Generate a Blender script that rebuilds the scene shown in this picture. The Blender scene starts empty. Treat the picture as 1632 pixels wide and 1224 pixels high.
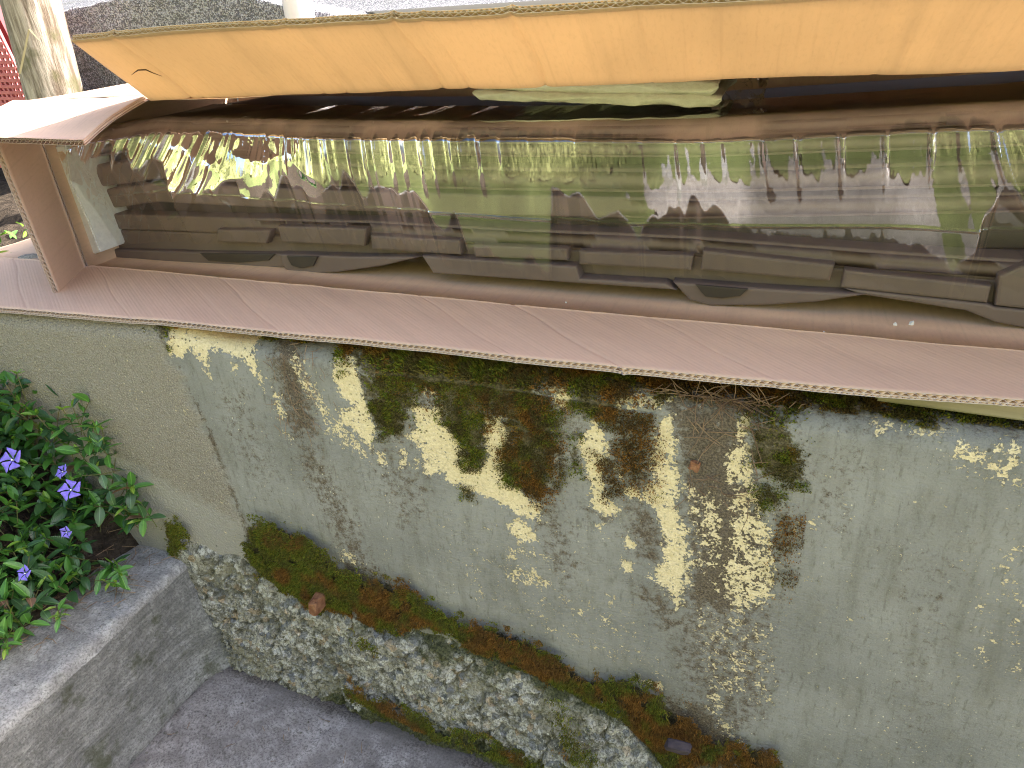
import bpy, bmesh, math, random
import numpy as np
from mathutils import Vector, Matrix, Euler

random.seed(7)
rng = np.random.default_rng(11)
SC = bpy.context.scene
COL = SC.collection

# ------------------------------------------------------------------ camera
CAM = np.array([0.86740176, -0.7, 0.96614618])
# columns: world X, Y, Z seen in the camera (x right, y down, z forward)
RC = np.array([[0.93808244, 0.33916112, -0.07050585],
               [0.09399211, -0.44509898, -0.89053488],
               [-0.33341689, 0.82876814, -0.44941801]])
cam_d = bpy.data.cameras.new('camera')
cam = bpy.data.objects.new('camera', cam_d)
COL.objects.link(cam)
cam_d.sensor_width = 36.0
cam_d.lens = 1180.0 / 1632.0 * 36.0
cam_d.clip_start = 0.02
cam_d.clip_end = 400.0
right, down, fwd = RC[0], RC[1], RC[2]
m = Matrix(((right[0], -down[0], -fwd[0], CAM[0]),
            (right[1], -down[1], -fwd[1], CAM[1]),
            (right[2], -down[2], -fwd[2], CAM[2]),
            (0, 0, 0, 1)))
cam.matrix_world = m
SC.camera = cam

# ------------------------------------------------------------------ world, sun, exposure
SUN = Vector((0.97, 0.62, 1.02)).normalized()          # towards the sun
elev = math.asin(SUN.z)
azim = math.atan2(SUN.x, SUN.y)
W = bpy.data.worlds.new("World")
SC.world = W
W.use_nodes = True
wn = W.node_tree.nodes
sky = wn.new('ShaderNodeTexSky')
sky.sky_type = 'NISHITA'
sky.sun_disc = False
sky.sun_elevation = elev
sky.sun_rotation = azim
sky.dust_density = 3.5
sky.air_density = 0.75
sky.ozone_density = 0.6
W.node_tree.links.new(sky.outputs[0], wn['Background'].inputs[0])
wn['Background'].inputs[1].default_value = 0.15
sd = bpy.data.lights.new('sun', 'SUN')
sd.energy = 5.0
sd.angle = math.radians(0.5)
sd.color = (1.0, 0.95, 0.87)
so = bpy.data.objects.new('sun', sd)
COL.objects.link(so)
so.rotation_euler = SUN.to_track_quat('Z', 'Y').to_euler()
so.location = (3, 3, 6)
SC.cycles.denoising_prefilter = 'NONE'
SC.cycles.filter_width = 1.1
SC.view_settings.view_transform = 'Standard'
SC.view_settings.look = 'None'
SC.view_settings.exposure = 2.05
SC.view_settings.gamma = 1.0
SC.view_settings.use_curve_mapping = False

# ------------------------------------------------------------------ measuring helpers
def ray(px, py):
    return RC.T @ np.array([(px - 816) / 1180.0, (py - 612) / 1180.0, 1.0])

def on(px, py, n, d):
    """point of the plane n.p = d that stands at this place in the photograph"""
    r = ray(px, py)
    n = np.array(n, float)
    t = (d - n @ CAM) / (n @ r)
    return CAM + t * r

def onY(px, py, y=0.0): return on(px, py, (0, 1, 0), y)
def onZ(px, py, z): return on(px, py, (0, 0, 1), z)
YAW = 0.063                                  # the box stands a little askew on the wall
def onB(px, py, y0): return on(px, py, (YAW, 1, 0), y0)

# ------------------------------------------------------------------ noise
def _h(ix, iy, s):
    n = (ix * 374761393 + iy * 668265263 + s * 1442695041) & 0xffffffff
    n = ((n ^ (n >> 13)) * 1274126177) & 0xffffffff
    n = n ^ (n >> 16)
    return (n & 0xffffff) / float(0xffffff)

def vnoise(x, y, s=0):
    x = np.asarray(x, float); y = np.asarray(y, float)
    ix = np.floor(x).astype(np.int64); iy = np.floor(y).astype(np.int64)
    fx = x - ix; fy = y - iy
    fx = fx * fx * (3 - 2 * fx); fy = fy * fy * (3 - 2 * fy)
    a = _h(ix, iy, s); b = _h(ix + 1, iy, s); c = _h(ix, iy + 1, s); d = _h(ix + 1, iy + 1, s)
    return (a * (1 - fx) + b * fx) * (1 - fy) + (c * (1 - fx) + d * fx) * fy

def fbm(x, y, s=0, o=4):
    v = 0; a = 0.5; t = 0
    for k in range(o):
        v = v + a * vnoise(x * 2 ** k, y * 2 ** k, s + k * 17); t += a; a *= 0.5
    return v / t

def cells(x, y, s=0):
    """distance to nearest jittered cell point, plus the cell's own random value"""
    ix = np.floor(x).astype(np.int64); iy = np.floor(y).astype(np.int64)
    best = np.full(np.shape(x), 9.0); val = np.zeros(np.shape(x))
    for dx in (-1, 0, 1):
        for dy in (-1, 0, 1):
            cx = ix + dx; cy = iy + dy
            px = cx + _h(cx, cy, s); py = cy + _h(cx, cy, s + 5)
            d = np.hypot(x - px, y - py)
            m_ = d < best
            best = np.where(m_, d, best); val = np.where(m_, _h(cx, cy, s + 9), val)
    return best, val

def smooth(a, b, x):
    t = np.clip((x - a) / (b - a), 0, 1)
    return t * t * (3 - 2 * t)

# ------------------------------------------------------------------ object helpers
def link(o, parent=None):
    COL.objects.link(o)
    if parent is not None:
        o.parent = parent
        if parent.type == 'EMPTY': o.matrix_parent_inverse = Matrix.Translation(-Vector(parent.location))
    return o

def tag(o, label=None, cat=None, group=None, kind=None):
    if label: o['label'] = label
    if cat: o['category'] = cat
    if group: o['group'] = group
    if kind: o['kind'] = kind
    return o

def empty(name, loc=(0, 0, 0)):
    o = bpy.data.objects.new(name, None)
    o.empty_display_size = 0.05
    COL.objects.link(o)
    o.location = loc
    return o

def mesh(name, V, F, mat, parent=None, smooth_=False):
    me = bpy.data.meshes.new(name)
    V = np.asarray(V, np.float32)
    if isinstance(F, np.ndarray):
        nf, k = F.shape
        me.vertices.add(len(V)); me.vertices.foreach_set('co', V.ravel())
        me.loops.add(nf * k); me.loops.foreach_set('vertex_index', F.astype(np.int32).ravel())
        me.polygons.add(nf)
        me.polygons.foreach_set('loop_start', np.arange(0, nf * k, k, dtype=np.int32))
        me.polygons.foreach_set('loop_total', np.full(nf, k, dtype=np.int32))
        me.update(calc_edges=True)
    else:
        me.from_pydata([tuple(map(float, v)) for v in V], [], F)
        me.update()
    if mat is not None: me.materials.append(mat)
    if smooth_:
        me.polygons.foreach_set('use_smooth', [True] * len(me.polygons))
    o = bpy.data.objects.new(name, me)
    return link(o, parent)

def grid_faces(nu, nv):
    i = np.arange(nu - 1)[:, None] * nv + np.arange(nv - 1)[None, :]
    i = i.ravel()
    return np.stack([i, i + nv, i + nv + 1, i + 1], 1)

def color_attr(o, name, rgb):
    me = o.data
    a = me.color_attributes.new(name, 'FLOAT_COLOR', 'POINT')
    c = np.ones((len(me.vertices), 4), np.float32)
    c[:, :rgb.shape[1]] = rgb
    a.data.foreach_set('color', c.ravel())

def from_bm(name, bm, mat, parent=None, smooth_=False):
    me = bpy.data.meshes.new(name)
    bmesh.ops.recalc_face_normals(bm, faces=bm.faces)
    bm.to_mesh(me); bm.free()
    if mat: me.materials.append(mat)
    if smooth_:
        for p in me.polygons: p.use_smooth = True
    o = bpy.data.objects.new(name, me)
    return link(o, parent)

# ------------------------------------------------------------------ material helpers
class NT:
    def __init__(self, name):
        self.m = bpy.data.materials.new(name)
        self.m.use_nodes = True
        self.t = self.m.node_tree
        self.b = self.t.nodes['Principled BSDF']
        self.out = self.t.nodes['Material Output']
        self.tc = self.t.nodes.new('ShaderNodeTexCoord')
    def n(self, k, **kw):
        nd = self.t.nodes.new(k)
        for a, v in kw.items(): setattr(nd, a, v)
        return nd
    def l(self, a, b): self.t.links.new(a, b)
    def put(self, sock, v):
        if isinstance(v, bpy.types.NodeSocket): self.l(v, sock)
        elif isinstance(v, (tuple, list)) and len(v) == 3 and sock.type == 'RGBA': sock.default_value = (*v, 1)
        else: sock.default_value = v
    def attr(self, name):
        a = self.n('ShaderNodeAttribute'); a.attribute_name = name
        return a
    def chan(self, name):
        a = self.attr(name); s = self.n('ShaderNodeSeparateColor'); self.l(a.outputs['Color'], s.inputs[0])
        return s.outputs
    def obj(self, scale=(1, 1, 1), rot=(0, 0, 0), uv=False):
        mp = self.n('ShaderNodeMapping')
        self.l(self.tc.outputs['UV' if uv else 'Object'], mp.inputs[0])
        mp.inputs['Scale'].default_value = scale
        mp.inputs['Rotation'].default_value = rot
        return mp.outputs[0]
    def noise(self, scale, detail=4, rough=0.55, vec=None, dist=0.0):
        t = self.n('ShaderNodeTexNoise')
        t.inputs['Scale'].default_value = scale; t.inputs['Detail'].default_value = detail
        t.inputs['Roughness'].default_value = rough; t.inputs['Distortion'].default_value = dist
        self.l(vec if vec is not None else self.tc.outputs['Object'], t.inputs['Vector'])
        return t.outputs['Fac']
    def vor(self, scale, vec=None, out='Distance', feature='F1'):
        t = self.n('ShaderNodeTexVoronoi'); t.feature = feature
        t.inputs['Scale'].default_value = scale
        self.l(vec if vec is not None else self.tc.outputs['Object'], t.inputs['Vector'])
        return t.outputs[out]
    def math(self, op, a, b=0.0, c=0.0, clamp=False):
        t = self.n('ShaderNodeMath', operation=op); t.use_clamp = clamp
        self.put(t.inputs[0], a); self.put(t.inputs[1], b); self.put(t.inputs[2], c)
        return t.outputs[0]
    def step(self, v, a, b, lo=0.0, hi=1.0):
        t = self.n('ShaderNodeMapRange', interpolation_type='SMOOTHSTEP')
        self.put(t.inputs['Value'], v)
        t.inputs['From Min'].default_value = a; t.inputs['From Max'].default_value = b
        t.inputs['To Min'].default_value = lo; t.inputs['To Max'].default_value = hi
        return t.outputs[0]
    def mix(self, f, a, b, mode='MIX'):
        t = self.n('ShaderNodeMix', data_type='RGBA', blend_type=mode)
        self.put(t.inputs[0], f); self.put(t.inputs[6], a); self.put(t.inputs[7], b)
        return t.outputs[2]
    def bump(self, h, strength=0.5, dist=0.001, normal=None):
        t = self.n('ShaderNodeBump')
        t.inputs['Strength'].default_value = strength; t.inputs['Distance'].default_value = dist
        self.l(h, t.inputs['Height'])
        if normal is not None: self.l(normal, t.inputs['Normal'])
        return t.outputs[0]
    def fin(self, col, rough=0.9, normal=None, spec=0.3):
        self.put(self.b.inputs['Base Color'], col)
        self.put(self.b.inputs['Roughness'], rough)
        self.b.inputs['Specular IOR Level'].default_value = spec
        if normal is not None: self.l(normal, self.b.inputs['Normal'])
        return self.m

# ------------------------------------------------------------------ masks drawn in photo coordinates, carried onto the wall plane
def poly_sd(P, x, z):
    """signed distance (positive inside) of points to polygon P (k,2)"""
    d = np.full(x.shape, 9.0); ins = np.zeros(x.shape, bool)
    k = len(P)
    for i in range(k):
        ax, az = P[i]; bx, bz = P[(i + 1) % k]
        ex, ez = bx - ax, bz - az
        t = np.clip(((x - ax) * ex + (z - az) * ez) / (ex * ex + ez * ez + 1e-12), 0, 1)
        d = np.minimum(d, np.hypot(x - ax - t * ex, z - az - t * ez))
        c = (az > z) != (bz > z)
        with np.errstate(divide='ignore', invalid='ignore'):
            xi = ax + (z - az) / (bz - az + 1e-15) * ex
        ins ^= c & (x < xi)
    return np.where(ins, d, -d)

def wall_uv(pts, y=0.0):
    return np.array([onY(px, py, y)[[0, 2]] for px, py in pts])

def paint(acc, pts, x, z, soft=0.006, strength=1.0):
    P = wall_uv(pts)
    lo = P.min(0) - soft * 2; hi = P.max(0) + soft * 2
    sel = (x > lo[0]) & (x < hi[0]) & (z > lo[1]) & (z < hi[1])
    if not sel.any(): return
    s = poly_sd(P, x[sel], z[sel])
    v = smooth(-soft, soft, s) * strength
    acc[sel] = np.maximum(acc[sel], v)

YELLOW = [
 ([(259,508),(386,524),(402,564),(414,598),(422,626),(411,604),(389,576),(368,570),(349,561),(333,561),(333,592),(337,604),(321,579),(302,558),(290,572),(275,567),(267,548)], 1),
 ([(368,578),(377,580),(375,594),(370,592)], .9),
 ([(428,600),(445,632),(459,674),(445,668),(433,640)], .62),
 ([(453,560),(480,565),(520,640),(545,675),(505,660),(475,610)], .5),
 ([(535,555),(566,572),(576,613),(588,654),(598,679),(594,728),(573,697),(541,672),(537,654),(570,648),(541,635),(532,604)], 1),
 ([(500,640),(560,680),(595,735),(560,720),(520,690)], .56),
 ([(448,684),(470,700),(465,705),(450,694)], .8), ([(603,722),(612,726),(614,738),(606,738)], .95),
 ([(656,642),(686,649),(707,645),(705,672),(725,685),(741,722),(757,743),(778,730),(767,662),(796,663),(816,706),(801,727),(809,761),(830,777),(851,800),(869,803),(855,831),(825,819),(783,795),(746,782),(707,766),(710,753),(686,761),(676,751),(676,722),(647,693),(663,683)], 1),
 ([(825,597),(861,602),(913,622),(910,650),(888,651),(877,628),(854,615)], .9),
 ([(631,712),(650,720),(648,740),(636,747),(640,725)], .9), ([(660,728),(668,733),(664,744)], .9),
 ([(620,590),(663,595),(712,610),(704,632),(682,639),(664,620),(625,615)], .62),
 ([(809,832),(830,828),(858,855),(860,866),(830,862),(812,850)], .95), ([(800,870),(850,873),(880,890),(875,900),(815,892)], .45),
 ([(920,712),(948,671),(966,697),(966,729),(964,754),(966,790),(986,812),(977,832),(945,808),(939,769),(932,747)], 1),
 ([(984,747),(999,772),(1024,783),(1038,769),(1036,729),(1049,675),(1071,655),(1078,733),(1081,812),(1098,884),(1090,948),(1078,972),(1060,934),(1031,918),(1056,898),(1056,855),(1038,808),(1017,796),(991,785)], .92),
 ([(1080,820),(1105,850),(1110,920),(1085,960)], .6),
 ([(1150,735),(1190,680),(1212,780),(1238,870),(1238,950),(1180,985),(1140,940),(1165,850)], .62),
 ([(1085,760),(1150,800),(1160,880),(1120,930),(1100,860)], .5),
 ([(1172,662),(1198,664),(1192,710),(1176,700)], .75),
 ([(948,618),(1075,632),(1060,652),(1000,652),(985,662),(970,640)], .72),
 ([(988,890),(1006,892),(1004,918),(990,905)], .95), ([(997,858),(1010,866),(1007,876),(998,870)], .95), ([(950,836),(962,835),(958,848)], .85),
 ([(1390,674),(1478,688),(1560,700),(1475,699),(1400,689)], .66), ([(1480,690),(1632,712),(1632,780),(1590,775),(1540,730)], .52),
 ([(1500,700),(1560,705),(1565,760),(1510,755)], .48),
 ([(1282,831),(1302,828),(1301,841),(1290,838)], .95), ([(1253,842),(1272,838),(1268,852)], .8),
 ([(796,898),(850,908),(882,932),(850,940),(815,928)], .6),
 ([(950,975),(970,985),(985,1005),(962,995)], .6), ([(1010,1075),(1055,1090),(1060,1100),(1020,1090)], .8),
 ([(1118,1120),(1150,1140),(1190,1190),(1160,1175)], .66), ([(1130,1090),(1160,1110),(1150,1140),(1128,1120)], .5),
 ([(530,870),(560,880),(575,905),(545,895)], .55), ([(1580,860),(1632,870),(1632,1110),(1600,1090)], .30), ([(1540,880),(1590,880),(1590,1080),(1550,1060)], .22),
 ([(700,840),(1000,960),(1080,1090),(980,1060),(760,960)], .2), ([(1100,960),(1230,990),(1240,1130),(1130,1110)], .34),
]
MOSS = [   # polygon, density, rustiness
 ([(520,518),(640,528),(760,545),(900,565),(1060,580),(1060,640),(1000,628),(950,640),(905,626),(850,612),(800,650),(740,640),(650,612),(590,600),(540,566)], 1, .5),
 ([(572,598),(640,590),(655,640),(642,692),(612,694),(590,655)], 1, .1),
 ([(705,590),(792,600),(800,640),(772,662),(770,730),(752,742),(730,702),(706,672)], 1, .3),
 ([(788,606),(850,608),(882,660),(888,720),(876,762),(856,800),(838,775),(818,760),(804,722),(818,690),(792,650)], 1, .48),
 ([(800,720),(835,725),(850,775),(820,768)], 1, .05),
 ([(905,700),(925,715),(930,750),(908,748)], .9, .1),
 ([(910,620),(985,636),(985,675),(950,668),(915,655)], 1, .5),
 ([(1000,655),(1035,665),(1034,700),(1030,765),(995,750),(965,700)], .55, .85),
 ([(968,760),(985,770),(984,800),(968,792)], .7, .9), ([(945,720),(960,718),(966,735),(952,738)], .8, 1.0),
 ([(1190,680),(1230,664),(1260,675),(1277,720),(1275,768),(1232,757),(1198,742)], 1, .18),
 ([(1210,784),(1245,778),(1252,805),(1225,812)], 1, .1),
 ([(1225,600),(1330,612),(1440,640),(1425,664),(1330,664),(1260,655)], .8, .45),
 ([(1468,652),(1495,660),(1492,690),(1470,688)], .9, .2),
 ([(228,506),(258,510),(266,548),(252,538)], 1, .15),
 ([(430,540),(470,546),(440,556)], .6, .2),
 ([(1240,815),(1266,828),(1262,850),(1250,945),(1240,930),(1242,860)], .45, .9),
 ([(738,752),(745,790),(752,790),(744,765)], .6, 0),
 ([(1060,606),(1230,622),(1235,645),(1100,632)], .5, .9),
]
MOSS += [([(390,500),(540,520),(540,556),(470,548),(400,540)], .6, .5), ([(600,590),(900,620),(880,700),(820,690),(760,690),(700,640),(640,640)], .45, .6), ([(840,690),(885,690),(882,760),(850,800)], .6, .5), ([(1420,640),(1632,668),(1632,690),(1420,664)], .45, .3), ([(1040,600),(1240,612),(1260,660),(1180,640),(1090,640)], .5, .8), ([(985,640),(1040,650),(1045,760),(1010,790),(975,700)], .3, .9)]
MOSSB = [  # along the foot of the wall
 ([(392,838),(432,836),(484,860),(512,895),(566,928),(600,922),(662,952),(726,985),(730,1005),(600,1002),(560,978),(492,968),(440,932),(400,900)], 1, .42),
 ([(395,838),(432,836),(500,870),(570,930),(575,965),(540,940),(500,900),(440,880)], 1, .05),
 ([(640,948),(726,985),(732,1010),(690,1000)], 1, .05),
 ([(728,998),(770,998),(832,1018),(884,1045),(932,1082),(1000,1084),(1052,1112),(1092,1150),(1140,1192),(1060,1224),(1040,1192),(990,1150),(930,1116),(860,1080),(790,1050),(730,1030)], 1, .5),
 ([(740,1000),(832,1020),(884,1050),(900,1075),(840,1050),(760,1025)], 1, .15),
 ([(262,826),(285,836),(300,870),(296,892),(278,888)], 1, .0),
 ([(1170,1195),(1215,1190),(1250,1224),(1190,1240)], 1, .55),
 ([(1090,1150),(1160,1190),(1180,1224),(1070,1230)], .6, .8),
]
MOSSC = [  # where the footing meets the floor
 ([(560,1085),(640,1130),(720,1165),(860,1215),(960,1240),(940,1270),(840,1230),(700,1180),(610,1140),(560,1110)], .8, .35), ([(560,1000),(590,1010),(600,1040),(575,1035)], .35, 0),
 ([(880,1120),(930,1160),(950,1224),(910,1224),(890,1170)], .3, .2)]
DIRT = [
 ([(570,690),(650,700),(700,760),(690,840),(640,860),(590,760)], .45), ([(840,790),(900,800),(930,900),(900,960),(860,880)], .55), ([(330,600),(400,610),(460,760),(420,800),(350,700)], .38), ([(1270,700),(1400,700),(1380,860),(1290,880)], .34), ([(1400,860),(1560,860),(1500,1200),(1420,1200)], .28),
 ([(422,535),(470,545),(492,620),(505,690),(472,700),(448,640)], .95), ([(455,690),(505,700),(560,800),(600,900),(620,960),(560,930),(490,780)], .6),
 ([(1050,636),(1195,640),(1195,720),(1212,800),(1240,930),(1160,985),(1090,960),(1100,880),(1082,720)], 1.0),
 ([(1060,950),(1240,930),(1240,1130),(1180,1190),(1120,1150),(1060,1050)], .55),
 ([(1000,800),(1040,810),(1057,860),(1052,900),(1020,892),(1005,850)], .9), ([(1000,925),(1062,940),(1092,1000),(1060,1010)], .8),
 ([(540,885),(600,905),(640,950),(600,970),(550,930)], .9), ([(930,800),(990,815),(985,850),(925,830)], .55),
 ([(500,545),(1060,606),(1060,640),(960,640),(900,800),(860,800),(700,700),(640,720),(560,660)], .55),
 ([(1000,1100),(1130,1120),(1190,1190),(1170,1240),(1050,1240)], .9), ([(1230,640),(1632,690),(1632,712),(1400,690),(1230,680)], .5),
 ([(955,690),(1040,690),(1040,790),(960,780)], .6), ([(1225,800),(1262,815),(1250,980),(1228,940)], .6),
]
def ztop(x): return 0.617 - 0.013 * smooth(.07, .2, x) - 0.022 * smooth(0.45, 0.95, x)      # the top edge of the wall dips to the right
SANDLINE = wall_uv([(225,490),(262,545),(330,690),(392,850),(420,930)])     # ragged edge of the left plaster coat

# ------------------------------------------------------------------ materials
def mat_wall():
    k = NT('weathered_wall_paint')
    a = k.chan('mask_a'); b = k.chan('mask_b')
    yl, dirt, moss = a[0], a[1], a[2]
    sand = b[0]
    fine = k.noise(420, 5, 0.65); mid = k.noise(75, 5, 0.6); big = k.noise(7, 4, 0.55)
    st = k.noise(30, 5, 0.6, k.obj((1.6, 1, 0.28)))
    stf = k.noise(110, 4, 0.6, k.obj((1.5, 1, 0.35)))
    grey = k.mix(k.step(big, .3, .7), (.200, .200, .194), (.292, .290, .281))
    grey = k.mix(k.step(st, .45, .75, 0, .5), grey, (.13, .125, .10))
    grey = k.mix(k.step(stf, .54, .70, 0, .6), grey, (.12, .115, .095))
    grey = k.mix(k.step(k.noise(240, 4, .7, k.obj((1.3, 1, .6))), .57, .7, 0, .55), grey, (.10, .096, .08))
    grey = k.mix(k.step(k.noise(20, 5, .65), .5, .7, 0, .35), grey, (.20, .185, .15))
    grey = k.mix(k.step(fine, .35, .75, 0, .3), grey, (.36, .36, .32))
    gv = k.vor(260)
    sandc = k.mix(k.step(fine, .3, .7), (.17, .148, .118), (.37, .335, .29))
    sandc = k.mix(k.step(mid, .4, .7, 0, .6), sandc, (.28, .26, .23))
    sandc = k.mix(k.step(gv, .0, .3, .6, 0), sandc, (.55, .52, .42))
    low = k.math('ADD', b[1], k.math('MULTIPLY', k.math('SUBTRACT', mid, .5), .6))
    sandc = k.mix(k.step(low, .3, .8, 0, .8), sandc, (.36, .345, .32))
    col = k.mix(sand, grey, sandc)
    # brown grime
    dn = k.math('ADD', dirt, k.math('MULTIPLY', k.math('SUBTRACT', k.noise(90, 8, .78), .5), 3.0))
    dcol = k.mix(k.step(fine, .35, .65), (.05, .038, .027), (.175, .138, .098))
    col = k.mix(k.step(dn, .30, .82, 0, .94), col, dcol)
    # yellow old coat showing where the grey has gone
    n1 = k.noise(52, 8, .68, None, .6); n2 = k.noise(330, 5, .6)
    yv = k.math('ADD', yl, k.math('ADD', k.math('MULTIPLY', k.math('SUBTRACT', n1, .5), 2.0),
                                  k.math('MULTIPLY', k.math('SUBTRACT', n2, .5), 1.7)))
    yv = k.math('ADD', yv, k.math('MULTIPLY', k.math('SUBTRACT', k.noise(150, 6, .7), .5), 1.9))
    ym = k.step(yv, .50, .58)
    ycol = k.mix(k.step(fine, .3, .75), (.64, .53, .32), (.83, .72, .50))
    ycol = k.mix(k.step(mid, .5, .75, 0, .35), ycol, (.50, .40, .20))
    col = k.mix(ym, col, ycol)
    # stray pale flecks
    fl = k.vor(95, k.obj((1, 1, .8), (0, .5, 0)))
    flm = k.math('MULTIPLY', k.step(fl, .06, .10, 1, 0), k.step(k.noise(14, 3), .50, .62))
    flm = k.math('MULTIPLY', flm, k.math('SUBTRACT', 1, sand))
    col = k.mix(k.math('MULTIPLY', flm, .8), col, (.78, .72, .55))
    dk = k.vor(38, k.obj((1, 1, .7)))
    dkm = k.math('MULTIPLY', k.step(dk, .04, .085, 1, 0), k.step(k.noise(9, 3), .48, .6))
    col = k.mix(k.math('MULTIPLY', dkm, .75), col, (.06, .055, .04))
    # black specks of lichen on the yellow
    sp = k.vor(150)
    spm = k.math('MULTIPLY', k.step(sp, .18, .3, 1, 0), k.math('MULTIPLY', ym, k.step(k.noise(26, 3), .46, .6)))
    col = k.mix(k.math('MULTIPLY', spm, .85), col, (.10, .085, .05))
    mm = k.math('ADD', moss, k.math('ADD', k.math('MULTIPLY', k.math('SUBTRACT', n2, .5), 1.2), k.math('MULTIPLY', k.math('SUBTRACT', n1, .5), 2.4)))
    col = k.mix(k.step(mm, .35, .9), col, k.mix(k.step(fine, .4, .6), (.05, .042, .02), (.12, .10, .055)))
    wv = k.n('ShaderNodeVectorMath', operation='ADD'); nv_ = k.n('ShaderNodeTexNoise'); nv_.inputs['Scale'].default_value = 60; k.l(k.tc.outputs['Object'], nv_.inputs[0])
    ns_ = k.n('ShaderNodeVectorMath', operation='SCALE'); k.l(nv_.outputs['Color'], ns_.inputs[0]); ns_.inputs['Scale'].default_value = .03
    k.l(k.tc.outputs['Object'], wv.inputs[0]); k.l(ns_.outputs[0], wv.inputs[1])
    cr = k.vor(44, wv.outputs[0], 'Distance', 'DISTANCE_TO_EDGE')
    crm = k.math('MULTIPLY', k.step(cr, .0, .03, 1, 0), k.step(k.noise(6, 2), .5, .6))
    col = k.mix(k.math('MULTIPLY', crm, .3), col, (.10, .095, .08))
    h = k.math('ADD', k.math('MULTIPLY', fine, .7), k.math('ADD', k.math('MULTIPLY', ym, -.5), k.math('MULTIPLY', k.noise(140, 4, .6, k.obj((.6, 1, 1.6))), 1.3)))
    h = k.math('ADD', h, k.math('MULTIPLY', k.math('MULTIPLY', sand, gv), -1.2))
    return k.fin(col, .88, k.bump(h, .9, .0017), .25)

def mat_concrete(name, c0, c1, c2, green=.25, brush=None, grain=300, moss_c=(.05, .055, .02), dirty=False):
    k = NT(name)
    v = k.obj(brush) if brush else None
    big = k.noise(5, 5, .6); mid = k.noise(38, 6, .65); fine = k.noise(grain, 4, .7)
    col = k.mix(k.step(big, .3, .7), c0, c1)
    col = k.mix(k.step(mid, .42, .7, 0, .75), col, c2)
    col = k.mix(k.step(fine, .35, .55, .7, 0), col, tuple(x * .45 for x in c0))
    col = k.mix(k.step(fine, .58, .75, 0, .6), col, tuple(min(.7, x * 1.7) for x in c1))
    h = fine
    if brush:
        st = k.noise(120, 6, .75, v)
        col = k.mix(k.step(st, .38, .60, .5, 0), col, tuple(x * .42 for x in c0))
        h = k.math('ADD', k.math('MULTIPLY', st, 2.0), fine)
    gm = k.math('MULTIPLY', k.step(k.noise(13, 5, .65), .54, .68), green)
    col = k.mix(gm, col, moss_c)
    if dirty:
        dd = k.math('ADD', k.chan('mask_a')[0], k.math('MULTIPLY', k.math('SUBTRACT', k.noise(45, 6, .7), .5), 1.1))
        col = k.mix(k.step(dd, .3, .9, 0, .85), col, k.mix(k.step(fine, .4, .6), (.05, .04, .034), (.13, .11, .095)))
        col = k.mix(k.math('MULTIPLY', k.step(k.noise(9, 5, .6), .5, .62), .55), col, c0)
    pt = k.vor(70)
    col = k.mix(k.step(pt, .05, .10, .55, 0), col, (.035, .03, .028))
    return k.fin(col, .9, k.bump(h, .8, .0015), .3)

def mat_rock():
    k = NT('rough_aggregate')
    a = k.chan('mask_a')
    v1 = k.vor(95, None, 'Color'); sep = k.n('ShaderNodeSeparateColor'); k.l(v1, sep.inputs[0])
    fine = k.noise(330, 5, .7); mid = k.noise(48, 6, .68)
    col = k.mix(k.step(mid, .35, .65), (.20, .19, .155), (.46, .44, .39))
    col = k.mix(k.step(sep.outputs[0], .62, .72, 0, .7), col, (.56, .55, .50))
    col = k.mix(k.step(sep.outputs[1], .80, .86, 0, .8), col, (.16, .17, .19))
    col = k.mix(k.step(sep.outputs[2], .90, .95, 0, .7), col, (.42, .30, .18))
    col = k.mix(k.step(fine, .36, .56, .75, 0), col, (.055, .052, .036))
    col = k.mix(k.step(a[0], .1, .7, .55, 0), col, (.05, .048, .03))  # shade of the hollows put into the colour, following the relief
    big = k.noise(13, 5, .6)
    col = k.mix(k.step(big, .52, .62, 0, .7), col, k.mix(k.step(fine, .4, .6), (.23, .215, .165), (.34, .325, .26)))
    col = k.mix(k.step(k.noise(70, 5, .7), .52, .66, 0, .85), col, (.05, .047, .032))
    col = k.mix(k.step(k.noise(120, 4, .7), .60, .70, 0, .8), col, (.62, .61, .56))
    n2 = k.noise(26, 6, .7)
    g = k.math('ADD', a[1], k.math('MULTIPLY', k.math('SUBTRACT', n2, .5), 1.6))
    col = k.mix(k.step(g, .45, .75, 0, .9), col, k.mix(k.step(fine, .4, .6), (.022, .026, .008), (.075, .08, .028)))
    return k.fin(col, .92, k.bump(k.math('ADD', fine, k.vor(120)), .9, .002), .25)

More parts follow.
